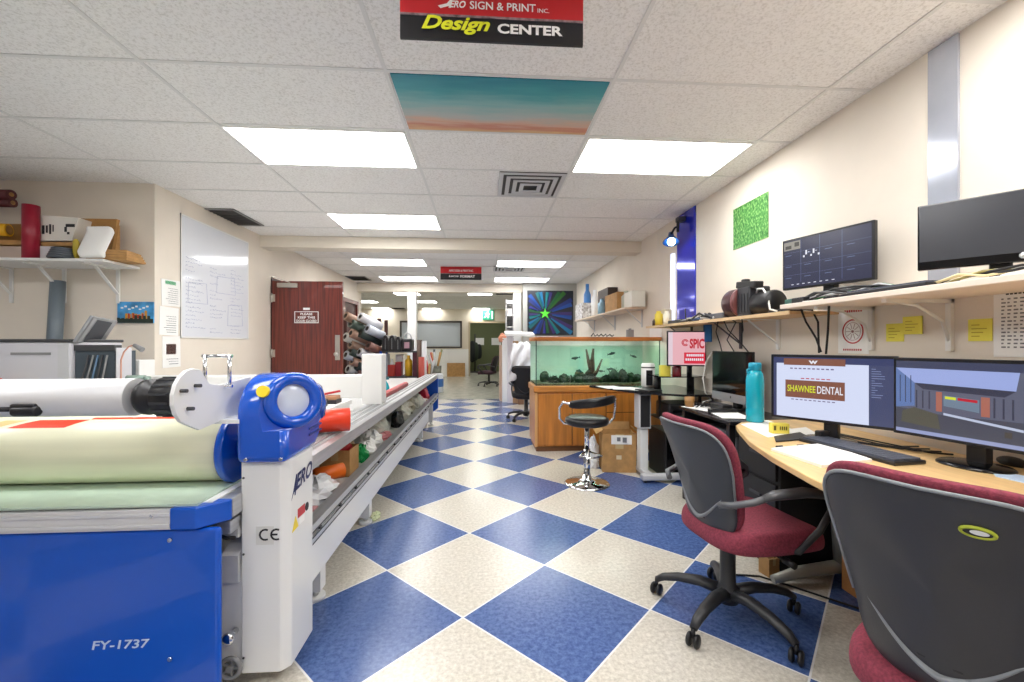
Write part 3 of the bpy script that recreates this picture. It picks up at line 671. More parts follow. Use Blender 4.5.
one('paper_ball', crumple((-.92, 3.42, TZ), (.08, .12, .06), 25), paper_white, 'crumpled white paper in the tray beyond the green wrapper', 'paper')
one('paper_ball', crumple((-.95, 3.66, TZ), (.1, .1, .085), 26), paper_white, 'crumpled white paper ball further along the tray before the pink strip', 'paper')
one('pink_strip', crumple((-.91, 3.98, TZ), (.07, .16, .03), 8), M('rosy_film', (206, 124, 128), .4), 'rosy film offcut lying in the middle of the tray', 'offcut')
one('film_offcut', crumple((-1.02, 4.2, TZ), (.1, .22, .1), 31), clear_wrap, 'pale crumpled film offcut behind the black pouch in the tray', 'offcut')
one('black_pouch', crumple((-.90, 4.52, TZ), (.07, .13, .1), 12), black_plastic, 'black pouch dropped in the tray amid clear film', 'pouch')
one('film_offcut', crumple((-.93, 4.95, TZ), (.1, .2, .13), 33), clear_wrap, 'clear film heap just past the black pouch in the tray', 'offcut')
one('film_offcut', crumple((-.96, 5.4, TZ), (.11, .22, .14), 34), M('olive_wrap', (176, 172, 150), .3), 'olive tinted film heap in the tray', 'offcut')
one('film_offcut', crumple((-.92, 5.85, TZ), (.1, .18, .12), 35), clear_wrap, 'last clear film heap before the red bundle in the tray', 'offcut')
one('red_bundle', crumple((-.9, 6.35, TZ), (.1, .16, .15), 36), M('crimson_film', (188, 36, 66), .35), 'crimson bundle at the far end of the tray', 'bundle')
roll('paper_roll', (-.92, 6.1, TZ+.05), (-.80, 6.05, TZ+.05), .05, paper_white, 'small white roll before the crimson bundle in the tray', hole=.6)
one('shoe_cover', crumple((-.79, 3.18, 0), (.035, .07, .03), 44), M('pale_lime', (214, 222, 180), .6), 'pale scrap on the floor under the lower rail', 'scrap')

# ================================================================ LEFT CORNER: shelf, printer, wall papers
SZ = 1.93
sh = thing('wall_shelf', 'long white wall shelf holding the red roll and cardboard', 'shelf', (-4.0, 3.8, SZ))
MB().bx(-5.4, -3.02, 3.60, 3.969, SZ, SZ+.022).build('board', white_paint, sh, bevel=.003)
for px in (10, 63, 117):
    x = at_y(px, 290, 3.95).x
    MB().bar((x, 3.74, SZ-.012), (x, 3.955, SZ-.22), .026, .008).bx(x-.014, x+.014, 3.955, 3.968, SZ-.30, SZ).bx(x-.012, x+.012, 3.63, 3.96, SZ-.012, SZ).build('bracket', white_paint, sh)
SY = 3.72; S = SZ+.022
def sx(px, y=SY): return at_y(px, 250, y).x
def szz(py, y=SY): return at_y(60, py, y).z
roll('vinyl_roll', (sx(31, 3.66), 3.66, S), (sx(31, 3.66), 3.66, szz(206, 3.66)), .052, M('crimson_vinyl', (150, 22, 48), .35), 'tall crimson vinyl roll standing on the left shelf', hole=.3)
roll('paper_tube', (sx(-30), 3.62, szz(229, 3.62)), (sx(12), 3.70, szz(231, 3.70)), .05, M('amber_tube', (238, 180, 30), .4), 'amber yellow tube lying on the cardboard at the left of the shelf', hole=.75, core=card_dark)
one('cardboard_sheet', MB().bx(sx(-60), sx(24), 3.74, 3.90, szz(245), szz(240)), card, 'thin flat cardboard sheet under the amber tube', 'cardboard')
cardboard_box('storage_box', ((sx(-60)+sx(24))/2, 3.84, S), (.85, .16, szz(246)-S), 'pale wide box under the amber tube on the shelf', 0, False, M('pale_box', (206, 188, 176), .7), tape=False)
cardboard_box('cardboard_box', ((sx(-60)+sx(24))/2, 3.92, szz(240)), (.85, .06, .17), 'upright cardboard panel box behind the amber tube', 0, False, card_dark, tape=False)
wx = thing('carton', 'white printed carton tilted on top of the shelf stack', 'box', (sx(60), 3.75, szz(243)))
MB().prism([(sx(39), szz(242)), (sx(74), szz(241)), (sx(81), szz(218)), (sx(41), szz(216))], 'y', 3.70, 3.84).build('body', M('carton_white', (222, 218, 210), .6), wx, bevel=.004)
a = at_y(42, 234, 3.699)
rects(wx, 'printed_mark', ink, a, (1, 0, 0), (0, 0, 1), [(.0, .0, .02, .07), (.03, .01, .045, .07), (.055, .0, .07, .08), (.08, .02, .09, .075), (.17, .02, .19, .06), (.18, .06, .25, .085), (.19, .0, .21, .02)])
cardboard_box('cardboard_tray', ((sx(40)+sx(78))/2, 3.80, szz(247)), (sx(78)-sx(40), .2, .035), 'flat cardboard tray under the white carton', 0, False, card, tape=False)
cardboard_box('small_carton', (sx(49), 3.78, S), (.15, .2, szz(247.5)-S), 'small pale carton beside the crimson roll', 0, False, M('carton_grey', (208, 204, 206), .6), tape=False)
cardboard_box('small_carton', (sx(66), 3.84, S), (.13, .16, szz(247.5)-S), 'small pale carton behind the grey cable coil', 0, False, M('carton_grey'), tape=False)
ck = MB()
for k in range(5): ck.torus((sx(62, 3.65), 3.65, S+.012+.017*k), .078-.006*k, .010, n=26)
one('cable_coil', ck, M('grey_cable', (78, 84, 92), .5), 'coiled grey cable at the front of the left shelf', 'cable')
one('yellow_tube', MB().lathe([(0, 0), (.02, 0), (.02, .15), (.01, .17), (0, .17)], (sx(76, 3.68), 3.68, S)), M('mustard', (190, 170, 60), .5), 'narrow mustard tube behind the white pouch on the shelf', 'tube')
lc = thing('cardboard_sheet', 'large cardboard folder leaning on the wall above the white pouch', 'cardboard', (sx(100), 3.9, S))
MB().prism([(sx(76, 3.85), S), (sx(113, 3.85), S), (sx(120, 3.85), szz(219, 3.85)), (sx(84, 3.85), szz(219, 3.85))], 'y', 3.82, 3.85).build('front', card_dark, lc); MB().bx(sx(80, 3.9), sx(118, 3.9), 3.86, 3.92, S, szz(224, 3.9)).build('rear', card, lc)
one('paper_pouch', MB().pad(lambda u, v, w: V((sx(96, 3.66)+u+.02*math.sin(v*25), 3.66+w+v*.25, S+.145+v+.004*math.sin(u*40))), .105, .135, [(0.02, -.02), (.5, -.018), (.8, -.016), (.97, -.006), (1, 0), (.97, .006), (.8, .016), (.5, .018), (.02, .02)], 9), paper_white, 'white paper pouch leaning on the cardboard folder', 'pouch')
kb = MB()
for k in range(4): kb.box((sx(122, 3.78)+.0, 3.76, S+.012+.022*k), (.26-.02*k, .2, .018), (0, 0, .06*k))
one('cardboard_stack', kb, card, 'low stack of folded cardboard at the shelf end', 'cardboard')
for k, dy in enumerate((0, .06)):
    a = at_y(2, 191+6*k, 3.7); roll('fabric_roll', (a.x-.5, 3.80, a.z), (a.x+.05-.05*k, 3.72+dy, a.z-.02), .038, M('maroon_roll', (84, 26, 30), .5), ('upper' if k == 0 else 'lower')+' maroon roll end above the left shelf')
rz_ = at_y(2, 197, 3.7).z-.02-.039
one('wall_rack', MB().bx(-5.4, -4.20, 3.68, 3.969, rz_-.016, rz_).bx(-4.6, -4.57, 3.94, 3.969, rz_-.2, rz_-.016), white_paint, 'white bracket carrying the maroon rolls above the shelf', 'bracket')
# grey tube under the shelf
a, b = at_y(54, 338, 3.86), at_y(56, 281, 3.9)
one('grey_tube', MB().cyl((a.x, 3.84, .9), (b.x+.012, 3.905, b.z), .05, n=24), M('slate_tube', (110, 122, 132), .4), 'slate grey tube leaning on the wall under the shelf', 'tube')
# counter behind the machine
ct = thing('work_counter', 'grey work counter along the left corner wall under the printer', 'counter', (-4.2, 3.6, 0))
MB().bx(-5.6, -2.93, 3.0, 3.96, .86, .90).build('top', light_grey, ct, bevel=.004)
for x in (-5.5, -3.0):
    for y in (3.06, 3.88): MB().bx(x-.03, x+.03, y-.03, y+.03, 0, .86).build('leg', mid_grey, ct)
MB().bx(-5.5, -3.0, 3.10, 3.9, .2, .22).build('lower_shelf', light_grey, ct)
# desktop printer with its cover open
PY = 3.1
x0, x1 = at_y(-12, 340, PY).x, at_y(71, 340, PY).x
zt = at_y(40, 342, PY).z
pr = thing('desktop_printer', 'grey desktop printer with its scanner lid and side cover open', 'printer', ((x0+x1)/2, 3.3, .90))
shell = M('printer_grey', (200, 200, 206), .45)
MB().bx(x0, x1, PY, PY+.42, .90, zt).build('body', shell, pr, bevel=.012)
MB().bx(x0-.01, x1+.0, PY-.01, PY+.43, zt, zt+.02).build('lid_frame', dark_grey, pr, bevel=.006)
MB().bx(at_y(11, 350, PY).x, at_y(51, 350, PY).x, PY-.004, PY+.01, at_y(10, 355, PY).z, at_y(10, 352.5, PY).z).build('paper_slot', mid_grey, pr)
MB().bx(at_y(58, 350, PY).x, x1-.015, PY-.003, PY+.005, .91, zt-.01).build('side_cover', light_grey, pr)
q = [at_y(70, 343, PY), at_y(75, 343, PY), at_y(98, 319, PY), at_y(92, 316, PY)]
x2 = at_y(112, 345, PY).x
MB().bx(x1, x2, PY+.03, PY+.20, .90, zt-.06).build('inner_bay', M('printer_inside', (66, 76, 84), .5), pr)
MB().bx(x2-.01, x2+.005, PY+.03, PY+.16, .90, zt-.04).build('bay_wall', shell, pr, bevel=.004)
for k in range(5): MB().tube([(x1+.02+.03*k, PY+.028, .93), (x1+.06+.035*k, PY-.0, .99+.01*k), (x1+.09+.03*k, PY+.028, zt-.09)], .006).build('hose', [dark_grey, mid_grey, M('hose_blue', (90, 120, 150), .4)][k % 3], pr)
MB().bx(x1, x2, PY+.02, PY+.08, zt-.06, zt-.02).build('bay_bar', dark_grey, pr)
la, lb = at_y(69, 342, PY), at_y(94, 317, PY); lw_ = V((lb.x-la.x, 0, lb.z-la.z)); L_ = lw_.length; u_ = lw_.normalized(); n_ = V((-u_.z, 0, u_.x))
def lidq(a0, a1, b0, b1, y0, y1):
    m = MB(); P_ = lambda a, b, y: V((la.x, y, la.z)) + u_*a*L_ + n_*b
    vs = [P_(a, b, y) for a in (a0, a1) for b in (b0, b1) for y in (y0, y1)]
    return m.add(vs, [(0,1,3,2),(4,6,7,5),(0,4,5,1),(2,3,7,6),(0,2,6,4),(1,5,7,3)])
lidx = MB()
c1, c2, c3, c4 = at_y(75, 343, PY), at_y(93, 316.5, PY), at_y(122, 319, PY+.38), at_y(102, 345, PY+.38)
c3 = c2 + (c4-c1)
nrm = (c2-c1).cross(c4-c1).normalized()*.018
lidx.add([c1, c2, c3, c4, c1+nrm, c2+nrm, c3+nrm, c4+nrm], [(0,1,2,3),(7,6,5,4),(0,4,5,1),(1,5,6,2),(2,6,7,3),(3,7,4,0)])
lo = lidx.build('scanner_lid', M('lid_grey', (150, 152, 156), .4), pr, bevel=.004)
def inl(u, v, off): return c1+(c2-c1)*u+(c4-c1)*v - nrm.normalized()*off
for off_s in (-1, 1):
    o_ = .003*off_s if off_s > 0 else -.021
    m = MB().quad(inl(.1, .2, o_), inl(.92, .2, o_), inl(.92, .8, o_), inl(.1, .8, o_)); m.build('lid_glass', M('lid_dark', (84, 86, 92), .6, spec=.2), lo)
    m = MB().quad(inl(.05, .04, o_), inl(.96, .04, o_), inl(.96, .16, o_), inl(.05, .16, o_)); m.build('lid_strip', M('lid_light', (176, 178, 182), .4), lo)
one('cream_bundle', crumple((at_y(4, 372, 3.02).x, 3.04, .90), (.14, .05, .08), 51), M('cream_cloth', (226, 212, 160), .8), 'cream cloth bundle at the left of the counter', 'cloth')
one('red_marker', MB().cyl((at_y(-3, 365, 3.06).x, 3.02, 1.02), (at_y(4, 363, 3.06).x, 3.05, 1.03), .02), red_plastic, 'short red capped marker above the cream bundle', 'marker')
rg = MB()
for k in range(3): rg.tube([(at_y(92+11*k, 377, 3.02).x, 3.02, .985), (at_y(98+9*k, 373, 3.02).x, 3.05+.03*k, 1.015), (at_y(104+8*k, 376, 3.02).x, 3.03, .99)], .013)
one('pink_rag', rg.bx(at_y(90, 377, 3.02).x, at_y(118, 377, 3.02).x, 3.0, 3.12, .90, .985), M('pink_rag', (226, 170, 160), .8), 'pink rag draped at the counter edge by the printer', 'rag')
gl = thing('gooseneck_lamp', 'thin pink gooseneck lamp on the counter beside the printer', 'lamp', (at_y(133, 372, 3.1).x, 3.1, .90))
pts = [at_y(px, py, 3.1) for px, py in ((121, 372), (121, 360), (124, 352), (129, 346.5), (134, 345), (138, 347))]
MB().tube([(pts[0].x, 3.1, .93)] + pts, .005).build('neck', M('copper_pink', (214, 160, 140), .4, .3), gl)
MB().cyl(pts[-2], pts[-1]+V((.03, 0, -.02)), .012, .018).build('head', mid_grey, gl)
MB().lathe([(0, 0), (.05, 0), (.05, .02), (.02, .03), (0, .03)], (pts[0].x, 3.1, .90)).build('base', mid_grey, gl)
a = at_y(137, 375.5, 3.02)
one('grey_tool', MB().cyl((a.x-.06, 3.02, a.z-.02), (a.x+.05, 3.02, a.z-.02), .022).cyl((a.x+.05, 3.02, a.z-.02), (a.x+.08, 3.02, a.z-.02), .016).bx(a.x-.05, a.x+.05, 3.0, 3.06, .90, a.z-.03), M('tool_green_grey', (140, 160, 150), .5), 'small grey green cylinder tool beside the gooseneck lamp', 'tool')
# postcard picture on the wall
a, b = at_y(118, 323, 3.965), at_y(154, 302, 3.965)
pc = thing('wall_picture', 'small colourful city skyline picture under the shelf end', 'picture', ((a.x+b.x)/2, 3.965, a.z))
MB().bx(a.x, b.x, 3.958, 3.969, a.z, b.z).build('print', M('sky_blue_print', (70, 150, 214), .4, var=(9, .25)), pc)
w, h = b.x-a.x, b.z-a.z; o = V((a.x, 3.957, a.z)); q = random.Random(4)
rects(pc, 'clouds', paper_white, o, (1, 0, 0), (0, 0, 1), [(w*.1*k, h*(.62+.06*(k % 3)), w*(.1*k+.07), h*(.68+.07*(k % 3))) for k in range(1, 9)])
rects(pc, 'buildings', M('city_ochre', (206, 150, 50), .5), o, (1, 0, 0), (0, 0, 1), [(w*(.22+.09*k), h*.2, w*(.29+.09*k), h*(.4+.2*q.random())) for k in range(7)], .0015)
rects(pc, 'red_roofs', M('city_red', (180, 60, 40), .5), o, (1, 0, 0), (0, 0, 1), [(w*(.3+.13*k), h*.22, w*(.35+.13*k), h*(.36+.12*q.random())) for k in range(4)], .002)
rects(pc, 'dark_bank', M('city_dark', (40, 56, 50), .5), o, (1, 0, 0), (0, 0, 1), [(0, 0, w, h*.2)] + [(w*.12*k, h*.15, w*(.12*k+.08), h*(.2+.18*q.random())) for k in range(8)], .0025)
# papers and whiteboard on the left wall
LX = -2.9
def wall_paper_left(px0, px1, py0, py1, label, marks, tilt=0):
    a, b = at_x(px0, py1, LX), at_x(px1, py1, LX); z1 = at_x(px0, py0, LX).z
    t_ = thing('wall_paper', label, 'paper', (LX, (a.y+b.y)/2, a.z), 0, 'papers pinned beside the whiteboard')
    MB().box((LX+.003, (a.y+b.y)/2, (a.z+z1)/2), (.002, b.y-a.y, z1-a.z), (tilt, 0, 0)).build('sheet', paper_white, t_)
    for nm, mt, it in marks: rects(t_, nm, mt, (LX+.005, b.y, a.z), (0, -1, 0), (0, 0, 1), [((b.y-a.y)*u0, (z1-a.z)*v0, (b.y-a.y)*u1, (z1-a.z)*v1) for u0, v0, u1, v1 in it])
lines_ = [(.12, .1+.08*k, .5+.3*rnd.random(), .12+.08*k) for k in range(8)]
wall_paper_left(161, 180, 278, 305, 'white paper with a green heading, topmost beside the whiteboard', [('heading', M('mint', (110, 200, 150), .5), [(.25, .82, .8, .95)]), ('text_lines', ink_grey, lines_)], .03)
wall_paper_left(159, 178, 306, 335, 'plain white notes sheet, middle one beside the whiteboard', [('text_lines', ink_grey, lines_)], -.03)
wall_paper_left(162, 180, 336, 368, 'white paper with a dark photo, lowest beside the whiteboard', [('photo', M('photo_brown', (86, 62, 56), .5, var=(40, .5)), [(.25, .42, .8, .75)]), ('text_lines', ink_grey, lines_[:3])], .02)
wbm = M('whiteboard_surface', (222, 226, 234), .12, coat=.3)
Wy0, Wy1, Wz0, Wz1 = at_x(180, 300, LX).y, at_x(248, 300, LX).y, at_x(180, 338, LX).z, at_x(180, 213, LX).z
wbd = thing('whiteboard', 'tall glossy whiteboard covered with faint handwritten notes', 'whiteboard', (LX, (Wy0+Wy1)/2, Wz0))
MB().bx(LX, LX+.006, Wy0, Wy1, Wz0, Wz1).build('surface', wbm, wbd)
m = MB()
for q in ((Wy0, Wy1, Wz0, Wz0+.015), (Wy0, Wy1, Wz1-.015, Wz1), (Wy0, Wy0+.015, Wz0, Wz1), (Wy1-.015, Wy1, Wz0, Wz1)): m.bx(LX, LX+.008, *q)
m.build('frame', white_paint, wbd)
q = random.Random(21); m = MB(); mk = M('blue_marker', (138, 148, 190), .5)
for col in range(3):
    for row in range(19):
        y = Wy0+.07+col*.37; z = Wz0+.06+row*.04
        if q.random() < .2: continue
        x_ = y
        for k in range(q.randint(3, 8)):
            l_ = .012+.02*q.random(); m.tube([(LX+.0062, x_, z+.012*q.random()), (LX+.0062, x_+l_*.5, z+.022*q.random()), (LX+.0062, x_+l_, z+.012*q.random())], .0016, 4); x_ += l_+.012
for (y, z, w, h) in ((Wy0+.1, Wz0+.35, .3, .22), (Wy0+.55, Wz0+.5, .35, .2), (Wy0+.75, Wz0+.15, .3, .25)):
    m.tube([(LX+.0062, y, z), (LX+.0062, y+w, z+.01), (LX+.0062, y+w-.02, z+h), (LX+.0062, y+.01, z+h-.02)], .0018, 4, True)
m.build('handwritten_text', mk, wbd)
# ================================================================ MIDDLE OF THE ROOM
# rack of vinyl rolls by the left wall
rk = thing('roll_rack', 'brown wooden rack holding slanted vinyl rolls behind the open door', 'rack', (-2.5, 8.0, 0))
for x, y in ((-2.62, 7.55), (-1.93, 8.05), (-2.62, 8.3), (-1.93, 8.6)): MB().bx(x-.03, x+.03, y-.03, y+.03, 0, 1.75 if y > 7.8 else 1.2).build('upright', brown_dark, rk)
for z in (.25, .7): MB().bar((-2.62, 7.6, z), (-1.93, 8.1, z-.05), .03, .03).bar((-2.62, 8.3, z), (-1.93, 8.6, z-.05), .03, .03).build('crossbar', brown_dark, rk)
cols_ = [M('roll_sheet_%d' % i, c, .35) for i, c in enumerate([(150, 120, 100), (220, 220, 224), (70, 86, 76), (190, 196, 206), (176, 140, 120), (48, 62, 60), (206, 206, 200), (120, 80, 70)])]
ends = [(145,203),(228,207),(175,245),(268,275),(175,300),(228,300),(142,322),(272,372),(172,365),(222,408),(172,402),(145,425),(182,460),(210,487),(158,505),(208,522)]
pos_words = ['top left', 'top right', 'second row left', 'upper far right', 'third row middle', 'third row right', 'third row left', 'far right middle', 'middle', 'fifth row right', 'fifth row middle', 'fifth row left', 'sixth row middle', 'bottom right', 'bottom left', 'lowest']
for i, (ex_, ey_) in enumerate(ends):
    px, py = 320+ex_/5.683, 280+ey_/5.683
    a = at_y(px, py, 7.55+.012*i)
    d = V((.30, .36, -.18))*(.9 if i not in (3, 7) else .7)
    roll('vinyl_roll', a, a+d, .078, cols_[i % 8], '%s vinyl roll end in the brown rack behind the door' % pos_words[i], group='rolls in the brown rack', hole=.55, core=M('roll_core_dark', (66, 60, 56), .7))
# utility shelf with cases and bottles
UY = 7.7
ux0, ux1 = at_y(381, 350, UY).x, at_y(420, 350, UY).x
zs = at_y(400, 352.5, UY).z
us = thing('utility_shelf', 'blue framed utility shelf behind the far end of the laminating table', 'shelf', ((ux0+ux1)/2, UY+.2, 0))
for x in (ux0, ux1):
    for y in (UY, UY+.4): MB().bx(x-.02, x+.02, y-.02, y+.02, 0, zs+.02).build('upright', M('shelf_blue', (16, 70, 170), .4), us)
for z in (.12, .68, zs): MB().bx(ux0-.01, ux1+.01, UY-.02, UY+.42, z, z+.025).build('board', dark_grey, us)
for i, (px, top, wd) in enumerate(((386.5, 335, .12), (393, 335, .12), (399, 336.5, .11))):
    c = at_y(px, 350, UY+.1); z1 = at_y(px, top, UY+.1).z; zb = zs+.025
    t_ = thing('carry_case', 'black upright carry case on the utility shelf, %s of three' % ('leftmost', 'middle', 'rightmost')[i], 'case', (c.x, UY+.15, zb), 0, 'black cases on the utility shelf')
    MB().prism([(c.x-wd/2, zb), (c.x+wd/2, zb), (c.x+wd/2, zb+(z1-zb)*.6), (c.x+wd*.25, z1-.02), (c.x, z1), (c.x-wd*.25, z1-.02), (c.x-wd/2, zb+(z1-zb)*.6)], 'y', UY+.0, UY+.3).build('body', black_plastic, t_, bevel=.012)
    MB().bx(c.x-.004, c.x+.004, UY-.004, UY, zb+.03, z1-.06).build('zip', mid_grey, t_)
c = at_y(407.5, 345, UY+.1); zb = zs+.025
t_ = thing('tool_bag', 'black tool bag with pale hoop handle on the utility shelf', 'bag', (c.x, UY+.15, zb))
MB().bx(c.x-.10, c.x+.09, UY, UY+.3, zb, zb+.22).build('body', black_plastic, t_, bevel=.03); MB().tube([(c.x-.08, UY+.1, zb+.2), (c.x-.06, UY+.1, zb+.29), (c.x, UY+.1, zb+.33), (c.x+.06, UY+.1, zb+.29), (c.x+.08, UY+.1, zb+.2)], .012).build('handle', light_grey, t_)
MB().bx(c.x-.04, c.x+.05, UY-.004, UY, zb+.05, zb+.16).build('patch', M('patch_rose', (180, 140, 150), .6), t_)
zl = .705
def onshelf(name, px, w, ytop, mat, label, cat, y=UY+.12, shape='box', d=.2):
    c = at_y(px, 360, y); z1 = at_y(px, ytop, y).z
    m = MB()
    if shape == 'box': m.bx(c.x-w/2, c.x+w/2, y, y+d, zl, z1)
    else: m.lathe([(0, 0), (w/2, 0), (w/2, (z1-zl)*.75), (w*.2, (z1-zl)*.86), (w*.2, z1-zl), (0, z1-zl)], (c.x, y+w/2, zl))
    return one(name, m, mat, label, cat, **({'bevel': .008} if shape == 'box' else {}))
onshelf('clear_bin', 385, .09, 354, M('bin_grey', (176, 184, 196), .3), 'pale grey bin at the left of the utility shelf', 'bin')
onshelf('white_jar', 391.5, .08, 359, paper_white, 'white jar behind the red boxes on the utility shelf', 'jar', UY+.2, 'jar')
onshelf('red_box', 391, .12, 365, M('brick_red', (170, 50, 36), .5), 'short brick red box on the utility shelf', 'box', UY+.02)
onshelf('white_box', 399, .13, 354.5, paper_white, 'white carton at the back of the utility shelf', 'box', UY+.25)
onshelf('red_box', 398, .1, 362, M('deep_red', (150, 26, 38), .5), 'taller deep red box at the middle of the utility shelf', 'box', UY+.04)
onshelf('yellow_jug', 408, .13, 355.5, M('jug_yellow', (222, 172, 30), .4), 'tall amber yellow jug on the utility shelf', 'jug', UY+.02, 'jar')
onshelf('maroon_binder', 415, .09, 352, M('binder_maroon', (84, 26, 40), .5), 'upright maroon binder beside the amber jug', 'binder', UY+.0)
for k, (px, py0, py1, mt, nm, lab) in enumerate(((419.5, 340, 374, M('bark_brown', (80, 60, 48), .6), 'dark_tube', 'tall dark tube standing right of the utility shelf'), (424, 341, 374, light_grey, 'pale_tube', 'tall pale tube beside the dark tube'), (421.5, 357, 376, M('rust_red', (160, 56, 40), .5), 'rust_tube', 'short rust red tube in front of the dark and pale tubes'))):
    c = at_y(px, py0, 7.55 + (k == 2)*-.15); one(nm, MB().cyl((c.x, c.y, 0), (c.x, c.y, c.z), .045 if k < 2 else .05, n=18), mt, lab, 'tube')
# clutter beyond the table end: boxes, drum, boards
dm = thing('drum', 'white and blue drum on the grey floor past the laminating table', 'drum', (at_z(437, 392, 0).x, 11.4, 0))
dx = at_z(437, 392, 0).x
MB().lathe([(0, 0), (.17, 0), (.18, .02), (.18, .46), (.16, .50), (0, .50)], (dx, 11.4, 0)).build('body', M('drum_white', (214, 220, 226), .35), dm); MB().lathe([(.182, .16), (.184, .17), (.184, .36), (.182, .37)], (dx, 11.4, 0)).build('band', M('drum_blue', (60, 110, 180), .4), dm)
for k, (px, w, y, z, mt, lab) in enumerate(((429, .34, 11.0, .74, M('mixed_tan', (170, 150, 124), .6, var=(6, .4)), 'mottled tan bin left of the white drum'), (436, .3, 11.8, .98, M('mixed_grey', (150, 150, 140), .6, var=(6, .4)), 'mottled grey bin behind the white drum'))):
    c = at_y(px, 370, y); t_ = thing('scrap_bin', lab, 'bin', (c.x, y, 0))
    MB().lathe([(0, 0), (w*.4, 0), (w*.5, z*.7), (w*.52, z*.7), (w*.46, z*.68), (0, z*.66)], (c.x, y, 0)).build('bin', mt, t_)
    q = random.Random(60+k)
    for j in range(7): MB().cyl((c.x+.1*(q.random()-.5), y+.1*(q.random()-.5), z*.4), (c.x+.4*(q.random()-.5), y+.3*(q.random()-.5), z*(1.0+.25*q.random())), .03).build('offcut', [card, light_grey, M('olive_bit', (120, 120, 80), .6), red_plastic, dark_grey][j % 5], t_)
a, b = at_y(447, 377, 17.0), at_y(465, 363, 17.0)
one('cardboard_sheet', MB().bx(a.x, b.x, 17.0, 17.05, 0, b.z), card, 'large cardboard sheet leaning on the back wall beside the doorway', 'cardboard')
for px0, px1, y, lab in ((424, 447, 17.12, 'white board on the back wall behind the grey bin'), (455, 468.5, 17.16, 'white board behind the cardboard sheet'), (443, 456, 17.20, 'white board between two others on the back wall')):
    a, b = at_y(px0, 377, y), at_y(px1, 349, y); one('foam_board', MB().bx(a.x, b.x, y, y+.03, 0, b.z), paper_white, lab, 'board')
# rear office seen through the doorway
a = at_y(475, 375, 19.6)
tr = thing('coat_stand', 'dark stand with hanging coats inside the rear doorway', 'stand', (a.x, 19.6, 0))
MB().cyl((a.x, 19.6, 0), (a.x, 19.6, 1.75), .03).lathe([(0, 0), (.3, 0), (.28, .04), (0, .05)], (a.x, 19.6, 0)).build('pole', ink, tr)
for k in range(3): MB().pad(lambda u, v, w: V((a.x-.12+.15*k+u, 19.52+w+.06*k, .95+v)), .13, .5-.08*k, [(.02, -.05), (.8, -.05), (1, 0), (.8, .05), (.02, .05)], 3, 20).build('coat', [M('coat_black', (28, 34, 32), .8), M('coat_green', (48, 60, 44), .8)][k % 2], tr)
for px0, px1, lab in ((474.5, 484, 'white notice on the olive wall above the coat stand'), (491.5, 501, 'white notice on the olive wall right of the coat stand')):
    p, q = at_y(px0, 345, 20.19), at_y(px1, 338, 20.19); one('wall_notice', MB().bx(p.x, q.x, 20.185, 20.199, p.z, q.z), paper_white, lab, 'notice')
# white boards, garment and clutter before the right pillar
for k, (px0, px1, pt, y, mt, nm, lab) in enumerate(((502.5, 507.5, 338, 9.35, paper_white, 'foam_board', 'tall white board leaning left of the right pillar, outermost'), (507.5, 513, 336, 9.25, M('foam_pale', (232, 230, 236), .5), 'foam_board', 'tall white board standing beside the brown board'),
        (513, 518.5, 341, 9.2, M('board_tan', (190, 150, 108), .6), 'wood_board', 'tan brown board standing among white boards'), (499.5, 503, 345, 9.6, M('board_rose', (200, 170, 150), .6), 'wood_board', 'pale rosy board at the edge of the rear doorway view'), (518.5, 524, 344, 9.0, M('board_brown', (120, 88, 66), .6), 'wood_board', 'dark brown board under the draped white sheet'))):
    a, b = at_y(px0, 390, y), at_y(px1, pt, y)
    one(nm, MB().bx(a.x, b.x, y, y+.25, 0, b.z), mt, lab, 'board', bevel=.006)
zt_ = at_y(520, 338, 9.0).z
a, b = at_y(505, 338, 9.0), at_y(534, 338, 9.0)
one('foam_slab', MB().box(((a.x+b.x)/2, 9.1, zt_+.09), (b.x-a.x, .5, .05), (.12, .03, 0)), paper_white, 'white panel lying flat on top of the standing boards', 'panel')
one('orange_bag', crumple(tuple(at_y(502, 341, 8.9)+V((.03, .55, -.02))), (.1, .1, .12), 71), M('salmon', (210, 140, 110), .6), 'small salmon bag on the boards near the right pillar', 'bag')
sc_x = at_z(522, 420, 0)
for k, (px, py, w, h, mt, lab) in enumerate(((509, 335, .1, .2, paper_white, 'white carton on the panel before the right pillar'), (507.5, 323, .09, .14, black_plastic, 'small black device above the white carton'), (509.5, 312, .1, .14, M('carton_pale'), 'pale carton topmost of the stack before the right pillar'))):
    pass
sk = thing('side_shelf', 'narrow white shelf tower in front of the right pillar', 'shelf', (at_y(509.5, 300, 9.75).x, 9.8, 0))
xa, xb = at_y(506, 300, 9.75).x, at_y(513.5, 300, 9.75).x
MB().bx(xa, xb, 9.96, 9.99, 0, 2.3).build('back', paper_white, sk)
for z in (.1, 1.42, 1.66, 1.92, 2.2): MB().bx(xa, xb, 9.72, 9.96, z, z+.02).build('shelf', paper_white, sk)
for x in (xa, xb-.015): MB().bx(x, x+.015, 9.72, 9.96, 0, 2.3).build('side', light_grey, sk)
for z, mt, lab in ((1.44, light_grey, 'grey box on the lowest visible tier of the narrow tower'), (1.68, black_plastic, 'black box on the middle tier of the narrow tower'), (1.94, M('carton_pale2', (210, 204, 200), .6), 'pale box on the top tier of the narrow tower')):
    one('tower_box', MB().bx(xa+.03, xb-.03, 9.74, 9.92, z, z+.15), mt, lab, 'box', bevel=.004)
